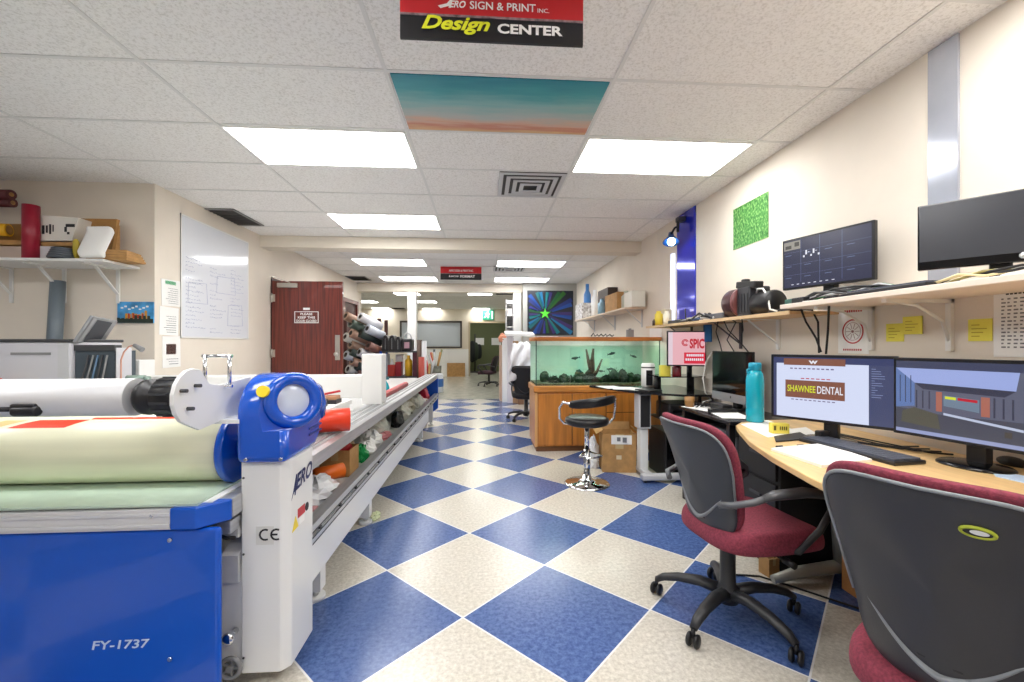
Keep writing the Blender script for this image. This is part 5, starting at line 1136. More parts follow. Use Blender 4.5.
one('white_cable', MB().tube([at_y(px, py, 3.75) for px, py in ((712, 352), (706, 362), (703, 378), (705, 392), (711, 400))] + [V((1.9, 3.6, .77))], .006), cable_white, 'thick white cable curving down beside the all-in-one computer', 'cable')
one('brown_mug', MB().lathe([(0, 0), (.035, 0), (.04, .08), (.036, .08), (.032, .01), (0, .01)], (1.68, 3.40, .76)), M('mug_brown', (150, 110, 60), .4), 'tan cup by the cables on the black side desk', 'cup')
# maple desk --------------------------------------------------------
MZ = .78
dk = thing('maple_desk', 'light maple desk along the right wall carrying two monitors', 'desk', (1.7, 1.5, 0))
pl = [(2.14, 2.68), (1.78, 2.66), (1.62, 2.60), (1.525, 2.50), (1.45, 2.34), (1.34, 2.08), (1.26, 1.80), (1.20, 1.5), (1.17, 1.25), (1.16, .3), (2.14, .3)]
MB().prism(pl, 'z', MZ-.028, MZ).build('top', wood_light, dk, bevel=.005, seg=3)
gpm = M('desk_leg_grey', (150, 150, 142), .4, .3)
for y in (2.16, .55):
    lg = MB().tube([(1.86, y, MZ-.03), (1.87, y, .5), (1.90, y, .10)], [.03, .032, .034], 12).build('leg', gpm, dk)
    MB().tube([(1.52, y, .03), (1.66, y, .065), (1.9, y, .09), (2.08, y, .045)], [.022, .03, .034, .022], 12, flat=1.0).build('foot', gpm, lg)
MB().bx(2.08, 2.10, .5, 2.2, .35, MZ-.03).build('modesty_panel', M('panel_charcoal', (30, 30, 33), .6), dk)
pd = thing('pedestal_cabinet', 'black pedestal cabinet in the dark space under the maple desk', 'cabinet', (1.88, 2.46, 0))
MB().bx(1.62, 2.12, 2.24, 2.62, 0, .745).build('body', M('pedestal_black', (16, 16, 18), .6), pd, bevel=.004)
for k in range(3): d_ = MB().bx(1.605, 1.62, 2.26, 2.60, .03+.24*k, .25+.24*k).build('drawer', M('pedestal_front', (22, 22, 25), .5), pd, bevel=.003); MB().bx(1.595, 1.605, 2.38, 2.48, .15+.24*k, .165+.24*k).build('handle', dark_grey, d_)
t_ = thing('wooden_crate', 'small wooden box on the floor behind the desk leg', 'box', (2.0, 2.0, 0))
for q in ((1.86, 2.06, 1.9, 1.91, 0, .22), (1.86, 2.06, 2.1, 2.11, 0, .22), (1.86, 1.87, 1.91, 2.10, 0, .22), (2.05, 2.06, 1.91, 2.10, 0, .22), (1.87, 2.05, 1.91, 2.10, 0, .01)): MB().bx(*q).build('panel', M('crate_wood', (176, 122, 70), .6, var=(8, .15)), t_)
mb_ = MB()
for k in range(5): mb_.tube([(1.90+.03*k, 2.0, .02), (1.905+.03*k, 1.98+.02*(k % 2), .2), (1.9+.035*k, 1.97, .33)], .006)
one('cable_bundle', mb_, cable_black, 'black cables sticking out of the wooden box under the desk', 'cables')
cardboard_box('cardboard_box', (1.575, 2.27, 0), (.07, .07, .10), 'small cardboard carton on the floor by the desk foot', .2, False)
one('floor_cable', MB().tube([(1.30, 2.28, .006), (1.5, 2.24, .006), (1.62, 2.12, .006), (1.86, 1.86, .006), (2.1, 1.8, .006)], .005), cable_black, 'thin black cable on the floor by the desk foot', 'cable')
# desk monitors
def corner(px, py_top, py_bot, hgt):
    d = hgt*F/(py_bot-py_top); r = ray(px, PCY); t = d/(_c*r[1]+_s*r[0]); return V((r[0]*t, r[1]*t, H-(py_bot-PCY)*d/F))
def placed(px0, t0, b0, px1, t1, b1, hgt):
    return corner(px0, t0, b0, hgt), corner(px1, t1, b1, hgt)
A, B_ = placed(771, 353.5, 416, 898, 357, 432.5, .345)
ui = emis('screen_ui_blue', (52, 62, 104), .55)
m1, scn, o, xd, w, h = monitor('left desk monitor showing a white page with a brown dental banner', A, B_, (A.z+B_.z)/2, (A.z+B_.z)/2+.345, .014, bez, ui, MZ)
page = flat_rect(scn, 'page', emis('screen_page', (212, 220, 246), .92), o, xd, UPV, w, h, [(.03, .0, .82, .9)], .0008)
brown_e = emis('screen_brown', (132, 84, 66), .6); lime_e = emis('screen_lime', (214, 224, 50), .7)
flat_rect(scn, 'banner', brown_e, o, xd, UPV, w, h, [(.115, .33, .635, .62), (.10, .87, .64, .98)], .0014)
text('SHAWNEE', lime_e, scn, o+xd*w*.135+V((0, 0, h*.425)), xd, UPV, w*.255, h*.11, 0, .02, depth=.0025)
text('DENTAL', wh_e, scn, o+xd*w*.405+V((0, 0, h*.42)), xd, UPV, w*.215, h*.12, 0, .01, depth=.0025)
text('w', wh_e, scn, o+xd*w*.33+V((0, 0, h*.895)), xd, UPV, w*.08, h*.055, 0, .03, depth=.0025)
flat_rect(scn, 'caption', emis('screen_caption', (110, 96, 130)), o, xd, UPV, w, h, [(.16+.04*k, .805, .185+.04*k, .825) for k in range(10)] + [(.17+.04*k, .29, .195+.04*k, .305) for k in range(10)], .0016)
flat_rect(scn, 'red_caption', red_e, o, xd, UPV, w, h, [(.26+.045*k, .645, .29+.045*k, .66) for k in range(6)], .0016)
flat_rect(scn, 'tool_panel', emis('screen_panel', (64, 72, 108), .5), o, xd, UPV, w, h, [(.82, 0, 1, .9)], .001)
flat_rect(scn, 'panel_lines', emis('screen_lines', (130, 140, 180), .5), o, xd, UPV, w, h, [(.84, .42+.035*k, .86+.08*rnd.random(), .43+.035*k) for k in range(13)], .0016)
flat_rect(scn, 'tool_strip', emis('screen_panel'), o, xd, UPV, w, h, [(0, 0, .03, .9)], .001)
one('web_camera', MB().box((0, 0, 0), (.001, .001, .001)) if False else MB().bx(1.70, 1.76, 2.06, 2.10, MZ, MZ+.05), black_plastic, 'small black device on the desk under the left monitor', 'device', bevel=.008)
A, B_ = placed(893, 356, 431, 1024, 371, 465.5, .345)
d_ = (B_-A); d_.z = 0; B_ = A + d_.normalized()*.54
z0_ = A.z - .006
m2, scn, o, xd, w, h = monitor('right desk monitor showing a dark building photograph', A, B_, z0_, z0_+.345, .014, bez, emis('screen_slate', (58, 64, 92), .55), MZ)
flat_rect(scn, 'facade', emis('screen_facade', (92, 96, 116), .5), o, xd, UPV, w, h, [(0, .05, .8, .9)], .0006)
sk_ = emis('screen_sky', (156, 172, 226), .8)
def poly(parent, name, mat, pts, depth):
    nn_ = xd.cross(V(UPV))*depth; return MB().add([o+xd*w*a+V((0, 0, h*b))+nn_ for a, b in pts], [tuple(range(len(pts)))]).build(name, mat, parent)
poly(scn, 'sky', sk_, [(.0, .9), (.78, .9), (.76, .68), (.14, .70)], .001)
poly(scn, 'roof_shade', emis('screen_roof', (50, 54, 74), .4), [(.14, .70), (.76, .68), (.70, .60), (.20, .62)], .0014)
poly(scn, 'left_wall', emis('screen_blue_wall', (96, 122, 176), .5), [(.0, .9), (.14, .70), (.14, .38), (.0, .34)], .0012)
poly(scn, 'street', emis('screen_street', (70, 74, 88), .5), [(0, .05), (.8, .05), (.8, .32), (.3, .30), (0, .34)], .0012)
poly(scn, 'shrubs', emis('screen_shrub', (84, 84, 72), .5), [(.04, .14), (.32, .10), (.30, .30), (.14, .36), (.05, .30)], .0018)
poly(scn, 'column', emis('screen_brick', (170, 104, 88), .5), [(.29, .60), (.33, .60), (.33, .34), (.29, .34)], .002)
poly(scn, 'column', emis('screen_brick'), [(.57, .58), (.62, .58), (.62, .34), (.57, .34)], .002)
poly(scn, 'signboard', emis('screen_sign', (110, 130, 150), .5), [(.34, .56), (.56, .54), (.56, .38), (.34, .42)], .0018)
poly(scn, 'sign_stripe', lime_e, [(.35, .55), (.42, .545), (.42, .51), (.35, .515)], .0024); poly(scn, 'sign_stripe', red_e, [(.43, .545), (.55, .535), (.55, .50), (.43, .51)], .0024)
poly(scn, 'pavement', emis('screen_pale_line', (190, 200, 224), .6), [(.34, .33), (.8, .24), (.8, .21), (.34, .30)], .0024)
flat_rect(scn, 'panel_lines', emis('screen_lines'), o, xd, UPV, w, h, [(.83, .12+.045*k, .85+.11*((k*7) % 5)/5, .13+.045*k) for k in range(14)], .0016)
flat_rect(scn, 'window_bars', emis('screen_roof'), o, xd, UPV, w, h, [(.15+.045*k, .36, .158+.045*k, .60) for k in range(3)] + [(.64+.05*k, .34, .65+.05*k, .58) for k in range(3)] + [(.03+.04*k, .42, .036+.04*k, .80) for k in range(3)], .0022)
flat_rect(scn, 'street_box', emis('screen_tile_dark', (70, 66, 60)), o, xd, UPV, w, h, [(.70, .12, .74, .19)], .002)
poly(scn, 'red_flag', red_e, [(.84, .80), (1, .74), (1, .84), (.86, .86)], .0024)
poly(scn, 'bottom_bar', emis('screen_bar', (150, 160, 200), .7), [(0, 0), (1, 0), (1, .05), (0, .05)], .0016)
# keyboard, mouse pad, papers
kx, ky = V((1.665, 1.59, 0)), V((1.581, 2.005, 0))
def keyboard(name, c, ang, wl, dl, label, z, nk=15, nr=5):
    r = thing(name, label, 'keyboard', (c[0], c[1], z), ang)
    MB().bx(-wl/2, wl/2, -dl/2, dl/2, 0, .016).build('base', black_plastic, r, bevel=.004, local=True)
    for j in range(nr):
        m = MB()
        for i in range(nk): m.bx(-wl/2+.012+i*(wl-.024)/nk+.0015, -wl/2+.012+(i+1)*(wl-.024)/nk-.0015, -dl/2+.012+j*(dl-.024)/nr+.0015, -dl/2+.012+(j+1)*(dl-.024)/nr-.0015, .016, .024)
        m.build('key_row', M('key_dark', (80, 86, 100), .4), r, local=True)
    return r
P1, P2 = at_z(806, 441, MZ+.02), at_z(905, 463, MZ+.02)
P3, P4 = at_z(832, 432, MZ+.02), at_z(924, 455, MZ+.02)
kc = (P1+P2+P3+P4)/4; dv = (P2+P4-P1-P3)/2; ka = math.atan2(dv.y, dv.x); kd = ((P3+P4-P1-P2)/2).length
keyboard('keyboard', (kc.x-.04, kc.y-.01), ka, .46, .16, 'black keyboard on the maple desk before the left monitor', MZ)
def desk_flat(name, quad_px, z, th, mat, label, cat, group=None):
    P_ = [at_z(px, py, z) for px, py in quad_px]
    m = MB(); m.prism([(p.x, p.y) for p in P_], 'z', z-th, z); return one(name, m, mat, label, cat, group)
desk_flat('note_pad', [(771, 448), (823, 443), (872, 459), (822, 465)], MZ+.012, .012, paper_white, 'white note pad at the curved desk edge before the keyboard', 'note pad')
desk_flat('paper_sheet', [(741, 424), (768, 420), (800, 432), (768, 437)], MZ+.003, .003, paper_white, 'white sheet under the teal bottle on the desk', 'paper', 'papers by the teal bottle')
desk_flat('paper_sheet', [(772, 431), (806, 427), (818, 434), (790, 439)], MZ+.005, .002, paper_white, 'white sheet behind the yellow carton', 'paper', 'papers by the teal bottle')
desk_flat('mouse_pad', [(774, 436), (800, 432), (812, 438), (776, 441)], MZ+.008, .006, M('pad_dark', (46, 46, 50), .5), 'dark grey mouse pad left of the keyboard', 'mouse pad')
desk_flat('paper_sheet', [(990, 470), (1040, 478), (1040, 486), (996, 476)], MZ+.003, .003, M('paper_blue', (190, 210, 235), .6), 'pale blue paper at the right end of the desk', 'paper')
for k, (px, py, mt, lab) in enumerate(((779, 447, dark_grey, 'dark pen cap on the desk before the mouse pad'), (800, 446, dark_grey, 'second dark pen cap on the desk nearer the keyboard'))):
    c = at_z(px, py, MZ+.005); one('pen_cap', MB().cyl((c.x-.012, c.y, MZ+.006), (c.x+.02, c.y+.006, MZ+.006), .006), mt, lab, 'pen cap')
c = at_z(940, 458, MZ+.01)
ms = MB().sph((c.x+.04, c.y, MZ+.012), (.03, .055, .022), 16, 10)
c = at_z(1012, 463, MZ+.01)
one('black_mouse', MB().sph((c.x, c.y, MZ+.014), (.03, .05, .022), 16, 10), black_plastic, 'black mouse at the right monitor base', 'mouse')
c = at_z(779, 434, MZ)
yb = thing('yellow_carton', 'small yellow carton with dark lettering beside the teal bottle', 'box', (c.x, c.y, MZ+.0052), R(-12))
MB().bx(-.045, .045, -.02, .02, .0, .055).build('carton', M('carton_yellow', (232, 216, 92), .5), yb, bevel=.004, local=True)
rects(yb, 'dark_marks', M('olive_ink', (96, 86, 30), .5), V((c.x, c.y, MZ+.005))+Matrix.Rotation(R(-12), 3, 'Z') @ V((-.035, -.02, .018)), (math.cos(R(-12)), math.sin(R(-12)), 0), UPV, [(0, .0, .012, .025), (.03, .002, .036, .022), (.04, .002, .047, .022), (.051, .002, .057, .022), (.061, .002, .067, .022)], .0006)
yb.children[0]; 
for o_ in list(yb.children):
    if o_.name.startswith('dark_marks'):
        # marks were laid out in room axes; bring them into the carton's own axes
        iv = Matrix.Rotation(R(12), 3, 'Z')
        for v_ in o_.data.vertices: v_.co = iv @ v_.co
b_x, b_y = 1.66, 2.54
tb_ = thing('water_bottle', 'tall translucent teal water bottle on the maple desk', 'bottle', (b_x, b_y, MZ+.003))
c = at_z(755, 422, MZ); b_x, b_y = c.x, c.y; tb_.location = (b_x, b_y, MZ+.003); ORG[tb_.name] = V(tb_.location)
MB().lathe([(0, 0), (.046, 0), (.052, .008), (.052, .075), (.049, .085), (.052, .095), (.052, .26), (.046, .30), (.034, .325), (0, .326)], (b_x, b_y, MZ+.003)).build('bottle', M('teal_bottle', (16, 172, 196), .18, coat=.4), tb_)
MB().lathe([(.034, .326), (.037, .328), (.037, .365), (.032, .372), (0, .373)], (b_x, b_y, MZ+.003)).build('cap', M('teal_cap', (24, 150, 180), .35), tb_)
MB().tube([(b_x-.03, b_y, MZ+.34), (b_x-.05, b_y, MZ+.33), (b_x-.05, b_y, MZ+.31), (b_x-.038, b_y, MZ+.30)], .006).build('loop', M('teal_cap'), tb_)
dc_ = MB(); q = random.Random(12)
for k in range(4): dc_.tube([(1.86+.02*k, 2.2, MZ+.006), (1.80+.05*k, 2.05-.05*k, MZ+.006+.002*k), (1.9+.03*k, 1.9-.04*k, MZ+.007), (2.06, 1.9-.05*k, MZ+.006)], .004, 6)
one('desk_cables', dc_, cable_black, 'black cables lying on the desk behind the keyboard', 'cables')
# shelves on the right wall ----------------------------------------
S1X, S1Z = 1.76, 1.506
s1 = thing('wall_shelf', 'white painted wall shelf carrying the two upper monitors', 'shelf', (1.95, 1.3, S1Z))
MB().bx(S1X, WX, -.4, 2.44, S1Z-.026, S1Z).build('board', M('shelf_cream', (236, 222, 208), .5), s1, bevel=.003)
for y in (at_x(873, 320, WX).y, at_x(952, 320, WX).y, .6):
    z = S1Z-.026
    MB().bx(WX-.02, WX-.002, y-.012, y+.012, z-.24, z).bx(S1X+.06, WX-.002, y-.012, y+.012, z-.018, z-.001).tube([(S1X+.12, y, z-.015), (S1X+.22, y, z-.03), (WX-.05, y, z-.1), (WX-.012, y, z-.2)], .007).build('bracket', white_paint, s1)
S2X, S2Z = 1.84, 1.472
s2 = thing('wall_shelf', 'raw wooden wall shelf with black equipment and hanging cables', 'shelf', (2.0, 3.6, S2Z))
MB().bx(S2X, WX, 2.46, 4.75, S2Z-.018, S2Z).build('board', M('shelf_wood', (206, 170, 124), .6, var=(5, .08), stretch=(6, .5, 6)), s2)
MB().bx(S2X-.004, S2X, 2.46, 4.75, S2Z-.02, S2Z+.003).build('edge_band', M('edge_wood', (216, 184, 140), .5), s2)
for y in (at_x(779, 325, WX).y, 3.45, 4.3):
    z = S2Z-.018
    MB().bx(WX-.014, WX-.002, y-.015, y+.015, z-.22, z).bx(S2X+.03, WX-.002, y-.015, y+.015, z-.006, z).bar((S2X+.08, y, z-.006), (WX-.01, y, z-.18), .02, .006).build('bracket', white_paint if y < 3.4 else dark_grey, s2)
# upper monitors
A, B_ = placed(782.5, 241.5, 291, 874.5, 219, 279, .315)
mz = (A.z+B_.z)/2
m3, scn, o, xd, w, h = monitor('upper monitor with a dark camera grid on screen', A, B_, mz, mz+.315, .012, bez, emis('screen_cctv', (40, 44, 74), .5), S1Z)
gl_ = emis('screen_grid_line', (110, 122, 160), .5)
flat_rect(scn, 'grid_lines', gl_, o, xd, UPV, w, h, [(.22, .1, .224, 1), (.45, .05, .454, 1), (.70, .05, .704, 1), (0, .26, 1, .264), (0, .48, 1, .484), (0, .74, 1, .744)], .0008)
flat_rect(scn, 'tile_text', gl_, o, xd, UPV, w, h, [(.02+.245*i, .20+.24*j, .10+.245*i, .212+.24*j) for i in range(4) for j in range(3)], .0009)
flat_rect(scn, 'camera_tile', emis('screen_tile_tan', (150, 146, 136), .5), o, xd, UPV, w, h, [(.0, .80, .215, .98)], .001); flat_rect(scn, 'dark_tile', emis('screen_tile_dark', (70, 66, 60), .5), o, xd, UPV, w, h, [(.02, .83, .10, .9), (.14, .86, .2, .95)], .0014)
flat_rect(scn, 'tile_marks', wh_e, o, xd, UPV, w, h, [(.25+.03*k, .60+.05*((k*7) % 3), .27+.03*k, .64+.05*((k*5) % 3)) for k in range(7)] + [(.1+.07*k, .05, .13+.07*k, .065) for k in range(8)], .0014)
A, B_ = placed(917.5, 205.5, 270, 1024, 179, 252, .268)
d_ = (B_-A); d_.z = 0; B_ = A + d_.normalized()*.46
m4, scn, o, xd, w, h = monitor('upper black monitor with its screen switched off', A, B_, A.z-.004, A.z+.264, .006, black_gloss, M('screen_off_grey', (58, 60, 66), .22), S1Z, .03, .034)
flat_rect(scn, 'round_badge', M('badge_silver', (200, 204, 206), .2, .6), o, xd, UPV, w, h, [], .001) if False else None
bc = o + xd*w*.62 - V((0, 0, .012)); nn_ = xd.cross(V(UPV))
MB().lathe([(0, 0), (.012, 0), (.012, .0015), (0, .0016)], bc, nn_, 20).build('round_badge', M('badge_silver', (210, 214, 216), .2, .6), m4)
# equipment on the shelves
def cables_along(name, x, y0, y1, z, n, seed, mats, label, r=.006, amp=.05):
    q = random.Random(seed); t_ = thing(name, label, 'cables', (x, (y0+y1)/2, z))
    for k in range(n):
        pts = []
        for j in range(6):
            y = y0+(y1-y0)*(j/5); pts.append((x+amp*(q.random()-.5)*2, y+.04*(q.random()-.5), z+r+.006+(amp*.9*q.random() if 0 < j < 5 else 0)))
        MB().tube(pts, r, 6).build('cable', mats[k % len(mats)], t_)
cables_along('cable_tangle', 1.86, 1.75, 2.4, S1Z, 6, 3, [cable_black, dark_grey, light_grey, M('cable_green', (40, 120, 70), .5)], 'tangle of cables beneath the camera grid monitor')
cables_along('cable_tangle', 1.84, 1.15, 1.62, S1Z, 6, 7, [M('cable_cream', (220, 206, 160), .5), cable_black, cable_white, M('cable_olive', (150, 140, 80), .5)], 'tangle of cream and black cables under the black upper monitor', .005, .03)
one('crumpled_paper', crumple((1.95, 1.42, S1Z), (.03, .07, .03), 81), paper_white, 'crumpled white paper under the black upper monitor', 'paper')
kq = [at_x(866, 281, 1.80), at_x(928, 262, 1.80)]
kb_ = keyboard('spare_keyboard', (1.83, 1.80), R(90), .40, .13, 'spare grey keyboard lying on the white shelf between monitors', S1Z, 15, 5)
one('black_adapter', MB().bx(1.80, 1.86, 2.30, 2.40, S1Z, S1Z+.035), black_plastic, 'black power adapter at the end of the white shelf', 'adapter', bevel=.006)
one('flat_box', MB().bx(1.90, 2.05, 2.12, 2.28, S1Z, S1Z+.03), black_plastic, 'flat black box behind the camera grid monitor', 'box', bevel=.004)
one('paper_slip', MB().box((1.82, 2.2, S1Z+.002), (.09, .14, .003), (0, 0, .3)), paper_white, 'white slip under the camera grid monitor', 'paper')
# big black spotlight-like machine
eqy = 2.95
eq = thing('spool_machine', 'black machine with a reddish spool and cylinder on the wooden shelf', 'machine', (1.97, 2.95, S2Z))
c = at_x(748, 300, 1.92); w0, w1 = at_x(752, 300, 1.9).y, at_x(739, 300, 1.9).y
zt_q = at_x(745, 287, 1.9).z
MB().bx(1.88, 2.04, w0, w1, S2Z, zt_q).build('body', M('machine_grey', (46, 47, 52), .45), eq, bevel=.012)
for k in range(4): MB().bx(1.874, 1.88, w0+.02+.035*k, w0+.032+.035*k, S2Z+.03, zt_q-.05).build('body_rib', dark_grey, eq)
y2 = at_x(770, 300, 1.9).y
MB().lathe([(0, 0), (.075, 0), (.082, .01), (.082, (w0-y2)*.9), (.07, w0-y2), (0, w0-y2)], (1.95, w0, S2Z+.085), (0, -1, 0), 30).build('cylinder', black_plastic, eq)
y3 = at_x(727, 300, 1.9).y
MB().lathe([(.045, 0), (.105, 0), (.11, .008), (.11, .10), (.105, .11), (.045, .11), (.045, 0)], (1.94, w1+.02, S2Z+.112), (0, 1, 0), 36).build('spool', M('spool_maroon', (70, 44, 46), .35), eq)
MB().lathe([(0, -.002), (.07, -.002), (.072, .004), (0, .006)], (1.94, w1+.015, S2Z+.112), (0, 1, 0), 30).build('spool_face', M('spool_brass', (150, 130, 70), .4), eq)
MB().lathe([(.07, 0), (.112, 0), (.112, .02), (.07, .02)], (1.94, w1+.0, S2Z+.112), (-.2, 1, 0), 36).build('spool_flange', M('flange_rose', (120, 70, 70), .3), eq)
MB().bar((1.92, w1+.02, zt_q+.025), (1.92, w0-.05, zt_q-.0), .07, .05).cyl((1.92, w1-.05, zt_q+.02), (1.92, w1-.05, zt_q+.06), .03).build('top_motor', black_plastic, eq, bevel=.008)
MB().tube([(1.92, w0-.02, S2Z+.15), (1.90, w0-.06, S2Z+.185), (1.90, w0-.12, S2Z+.18), (1.90, w0-.17, S2Z+.12), (1.88, w0-.22, S2Z+.03), (1.87, w0-.30, S2Z+.012)], .006).build('white_lead', cable_white, eq)
one('green_device', MB().bx(1.95, 2.02, 2.58, 2.66, S2Z, S2Z+.09), M('device_teal', (70, 110, 100), .5), 'small grey green device at the near end of the wooden shelf', 'device', bevel=.006)
one('black_adapter', MB().bx(1.86, 1.94, 2.50, 2.58, S2Z, S2Z+.04).bx(1.88, 1.93, 2.6, 2.72, S2Z, S2Z+.025), black_plastic, 'black power adapters at the near end of the wooden shelf', 'adapter', bevel=.006)
cables_along('cable_tangle', 1.9, 3.35, 3.95, S2Z, 7, 13, [light_grey, dark_grey, cable_black, M('cable_blue', (80, 110, 160), .5)], 'grey cable tangle left of the spool machine', .008, .06)
one('cable_box', MB().bx(1.86, 1.95, 3.22, 3.42, S2Z, S2Z+.05), M('box_slate', (88, 90, 96), .5), 'slate cable box beside the spool machine', 'box', bevel=.008)
t_ = thing('network_router', 'black flat network box beneath the blue wall strip', 'router', (1.95, 4.05, S2Z))
MB().bx(1.87, 2.05, 3.95, 4.25, S2Z, S2Z+.04).build('case', black_plastic, t_, bevel=.006); MB().cyl((2.04, 4.2, S2Z+.03), (2.04, 4.22, S2Z+.16), .006).build('antenna', black_plastic, t_)
for k, (px, w_, h_, mt, lab, nm) in enumerate(((657, .09, .17, M('can_yellow', (230, 206, 70), .4), 'yellow printed tin on the far end of the wooden shelf', 'tin'), (666.5, .07, .15, M('bottle_cream', (232, 228, 206), .4), 'cream bottle beside the yellow tin', 'bottle'), (649.5, .05, .08, M('jar_dark', (52, 34, 30), .4), 'small dark jar left of the yellow tin', 'jar'))):
    y = at_x(px, 318, 1.93).y; y = min(y, 4.68)
    o_ = MB().lathe([(0, 0), (w_/2, 0), (w_/2, h_*.8), (w_*.3, h_*.88), (w_*.3, h_), (0, h_)], (1.95-.02*k, y, S2Z)); one(nm, o_, mt, lab, nm)
    if k == 0: one('tin', MB().bx(2.0, 2.08, y-.05, y+.05, S2Z, S2Z+.19), M('tin_pale', (224, 214, 180), .5), 'pale box standing behind the yellow tin', 'box', bevel=.004)
# dangling cables
q = random.Random(17)
for k, (px, pts) in enumerate(((718, ((718, 316), (716, 332), (720, 344), (722, 352))), (726, ((724, 315), (728, 330), (740, 342), (750, 354))), (733, ((733, 313), (736, 322), (727, 340), (735, 353))), (741, ((742, 313), (743, 330), (741, 336))), (803, ((801, 308), (806, 322), (816, 338), (821, 352))), (817, ((800, 306), (812, 310), (818, 322), (819, 353))), (829, ((829, 304), (828, 330), (826, 354))))):
    P_ = [at_x(a_, b_, 1.865+.01*(k % 3) if j == 0 else 2.0) for j, (a_, b_) in enumerate(pts)]
    P_[0].z = (S2Z-.02 if px < 790 else S1Z-.027); 
    one('hanging_cable', MB().tube(P_, .0045 if px < 800 else .006, 6), cable_black, 'black cable hanging from the %s' % ('wooden shelf, strand %s' % ('at the blue cloth', 'second from the blue cloth', 'crossing the middle', 'short and nearest the spool machine')[k] if px < 790 else 'end of the white shelf, %s' % ('slanting one', 'looped middle one', 'straight thick one')[k-4]), 'cable', 'cables hanging below the shelves')
a, b = at_x(703, 342, 2.05), at_x(711, 320, 2.05)
one('blue_cloth', MB().grid(lambda u, v: (2.05+.015*math.sin(u*9), b.y+(a.y-b.y)*u, a.z+(S2Z-.02-a.z)*v), 10, 6), M('cloth_blue', (36, 96, 150), .8), 'blue cloth hanging under the wooden shelf', 'cloth', solid=.01)
a, b = at_x(650, 342, WX), at_x(662, 327, WX)
one('wall_notice', MB().bx(WX-.006, WX-.001, b.y, a.y, a.z, b.z), paper_white, 'small white sheet under the far end of the wooden shelf', 'notice')
# papers on the right wall
def wall_sheet(name, px0, py0, px1, py1, mat, label, cat, group=None, x=WX-.002, marks=()):
    """px0,py0 = top far corner; px1,py1 = bottom near corner"""
    far = at_x(px0, py0, x); near = at_x(px1, py1, x)
    o_ = thing(name, label, cat, (x, (far.y+near.y)/2, near.z), 0, group)
    MB().bx(x-.002, x+.001, near.y, far.y, near.z, far.z).build('sheet', mat, o_)
    W, Hh = far.y-near.y, far.z-near.z
    for nm, mt, it in marks: rects(o_, nm, mt, (x-.0025, far.y, near.z), (0, -1, 0), UPV, [(W*a_, Hh*b_, W*c_, Hh*d_) for a_, b_, c_, d_ in it], .0006)
    return o_, W, Hh, far, near
grass = bpy.data.materials.new('grass_print'); grass.use_nodes = True
nt = grass.node_tree; b_ = nt.nodes['Principled BSDF']; tc = nt.nodes.new('ShaderNodeTexCoord'); mp = nt.nodes.new('ShaderNodeMapping'); mp.inputs['Scale'].default_value = (1, 9, 5); mp.inputs['Rotation'].default_value = (.5, 0, 0)
nz = nt.nodes.new('ShaderNodeTexNoise'); nz.inputs['Scale'].default_value = 3; nz.inputs['Detail'].default_value = 6; rp = nt.nodes.new('ShaderNodeValToRGB')
rp.color_ramp.elements[0].position = .35; rp.color_ramp.elements[0].color = lin((36, 98, 40)); rp.color_ramp.elements[1].position = .68; rp.color_ramp.elements[1].color = lin((156, 200, 124)); e_ = rp.color_ramp.elements.new(.5); e_.color = lin((78, 146, 70))
nt.links.new(tc.outputs['Generated'], mp.inputs[0]); nt.links.new(mp.outputs[0], nz.inputs['Vector']); nt.links.new(nz.outputs['Fac'], rp.inputs[0]); nt.links.new(rp.outputs[0], b_.inputs['Base Color']); b_.inputs['Roughness'].default_value = .5
wall_sheet('wall_picture', 733.5, 210, 768.5, 237, grass, 'green grass picture on the right wall above the spool machine', 'picture')
o_, W, Hh, far, near = wall_sheet('wall_notice', 838.5, 307, 869, 354, paper_white, 'white notice with a red circular emblem under the white shelf', 'notice', marks=[('top_lettering', red_ink, [(.22+.075*k, .86, .275+.075*k, .91) for k in range(8)]), ('bottom_lettering', red_ink, [(.18+.07*k, .06, .225+.07*k, .10) for k in range(9)])])
ce = V((WX-.0045, (far.y+near.y)/2, near.z+Hh*.46)); m = MB().torus(ce, W*.33, W*.018, (1, 0, 0), 40, 6)
m.build('emblem_ring', red_ink, o_)
m = MB().torus(ce, W*.25, W*.006, (1, 0, 0), 30, 5)
for k in range(10): t = 2*PI*k/10; m.tube([ce+V((0, math.cos(t)*W*.07, math.sin(t)*W*.07)), ce+V((0, math.cos(t)*W*.22, math.sin(t)*W*.22))], W*.007, 5)
m.sph(ce, W*.04, 8, 6).build('emblem_mark', M('rose_grey', (150, 110, 116), .6), o_)
sticky = M('sticky_yellow', (243, 234, 96), .7)
ln_ = [('note_lines', M('note_ink', (190, 170, 50), .6), [(.15, .2+.17*k, .5+.3*((k*7) % 3)/2, .24+.17*k) for k in range(4)])]
wall_sheet('sticky_note', 886.5, 324, 904, 341.5, sticky, 'yellow sticky note, lower of the pair below the shelf', 'sticky note', 'sticky notes', marks=ln_)
wall_sheet('sticky_note', 903, 317, 922.5, 334, sticky, 'yellow sticky note, upper of the pair below the shelf', 'sticky note', 'sticky notes', x=WX-.006, marks=ln_)
wall_sheet('sticky_note', 968.5, 319.5, 992.5, 341, sticky, 'yellow sticky note alone beside the phone list', 'sticky note', 'sticky notes', marks=ln_)
tl = [(.16+.12*k+.0, .85-.055*j, .16+.12*k+.09*(.5+.5*((j*3+k*5) % 4)/3), .872-.055*j) for j in range(14) for k in range(6)]
wall_sheet('phone_list', 994, 291, 1048, 358, paper_white, 'white printed phone list at the far right below the shelf', 'paper', marks=[('heading', ink, [(.25+.08*k, .92, .31+.08*k, .955) for k in range(6)]), ('table_text', ink_grey, tl)])
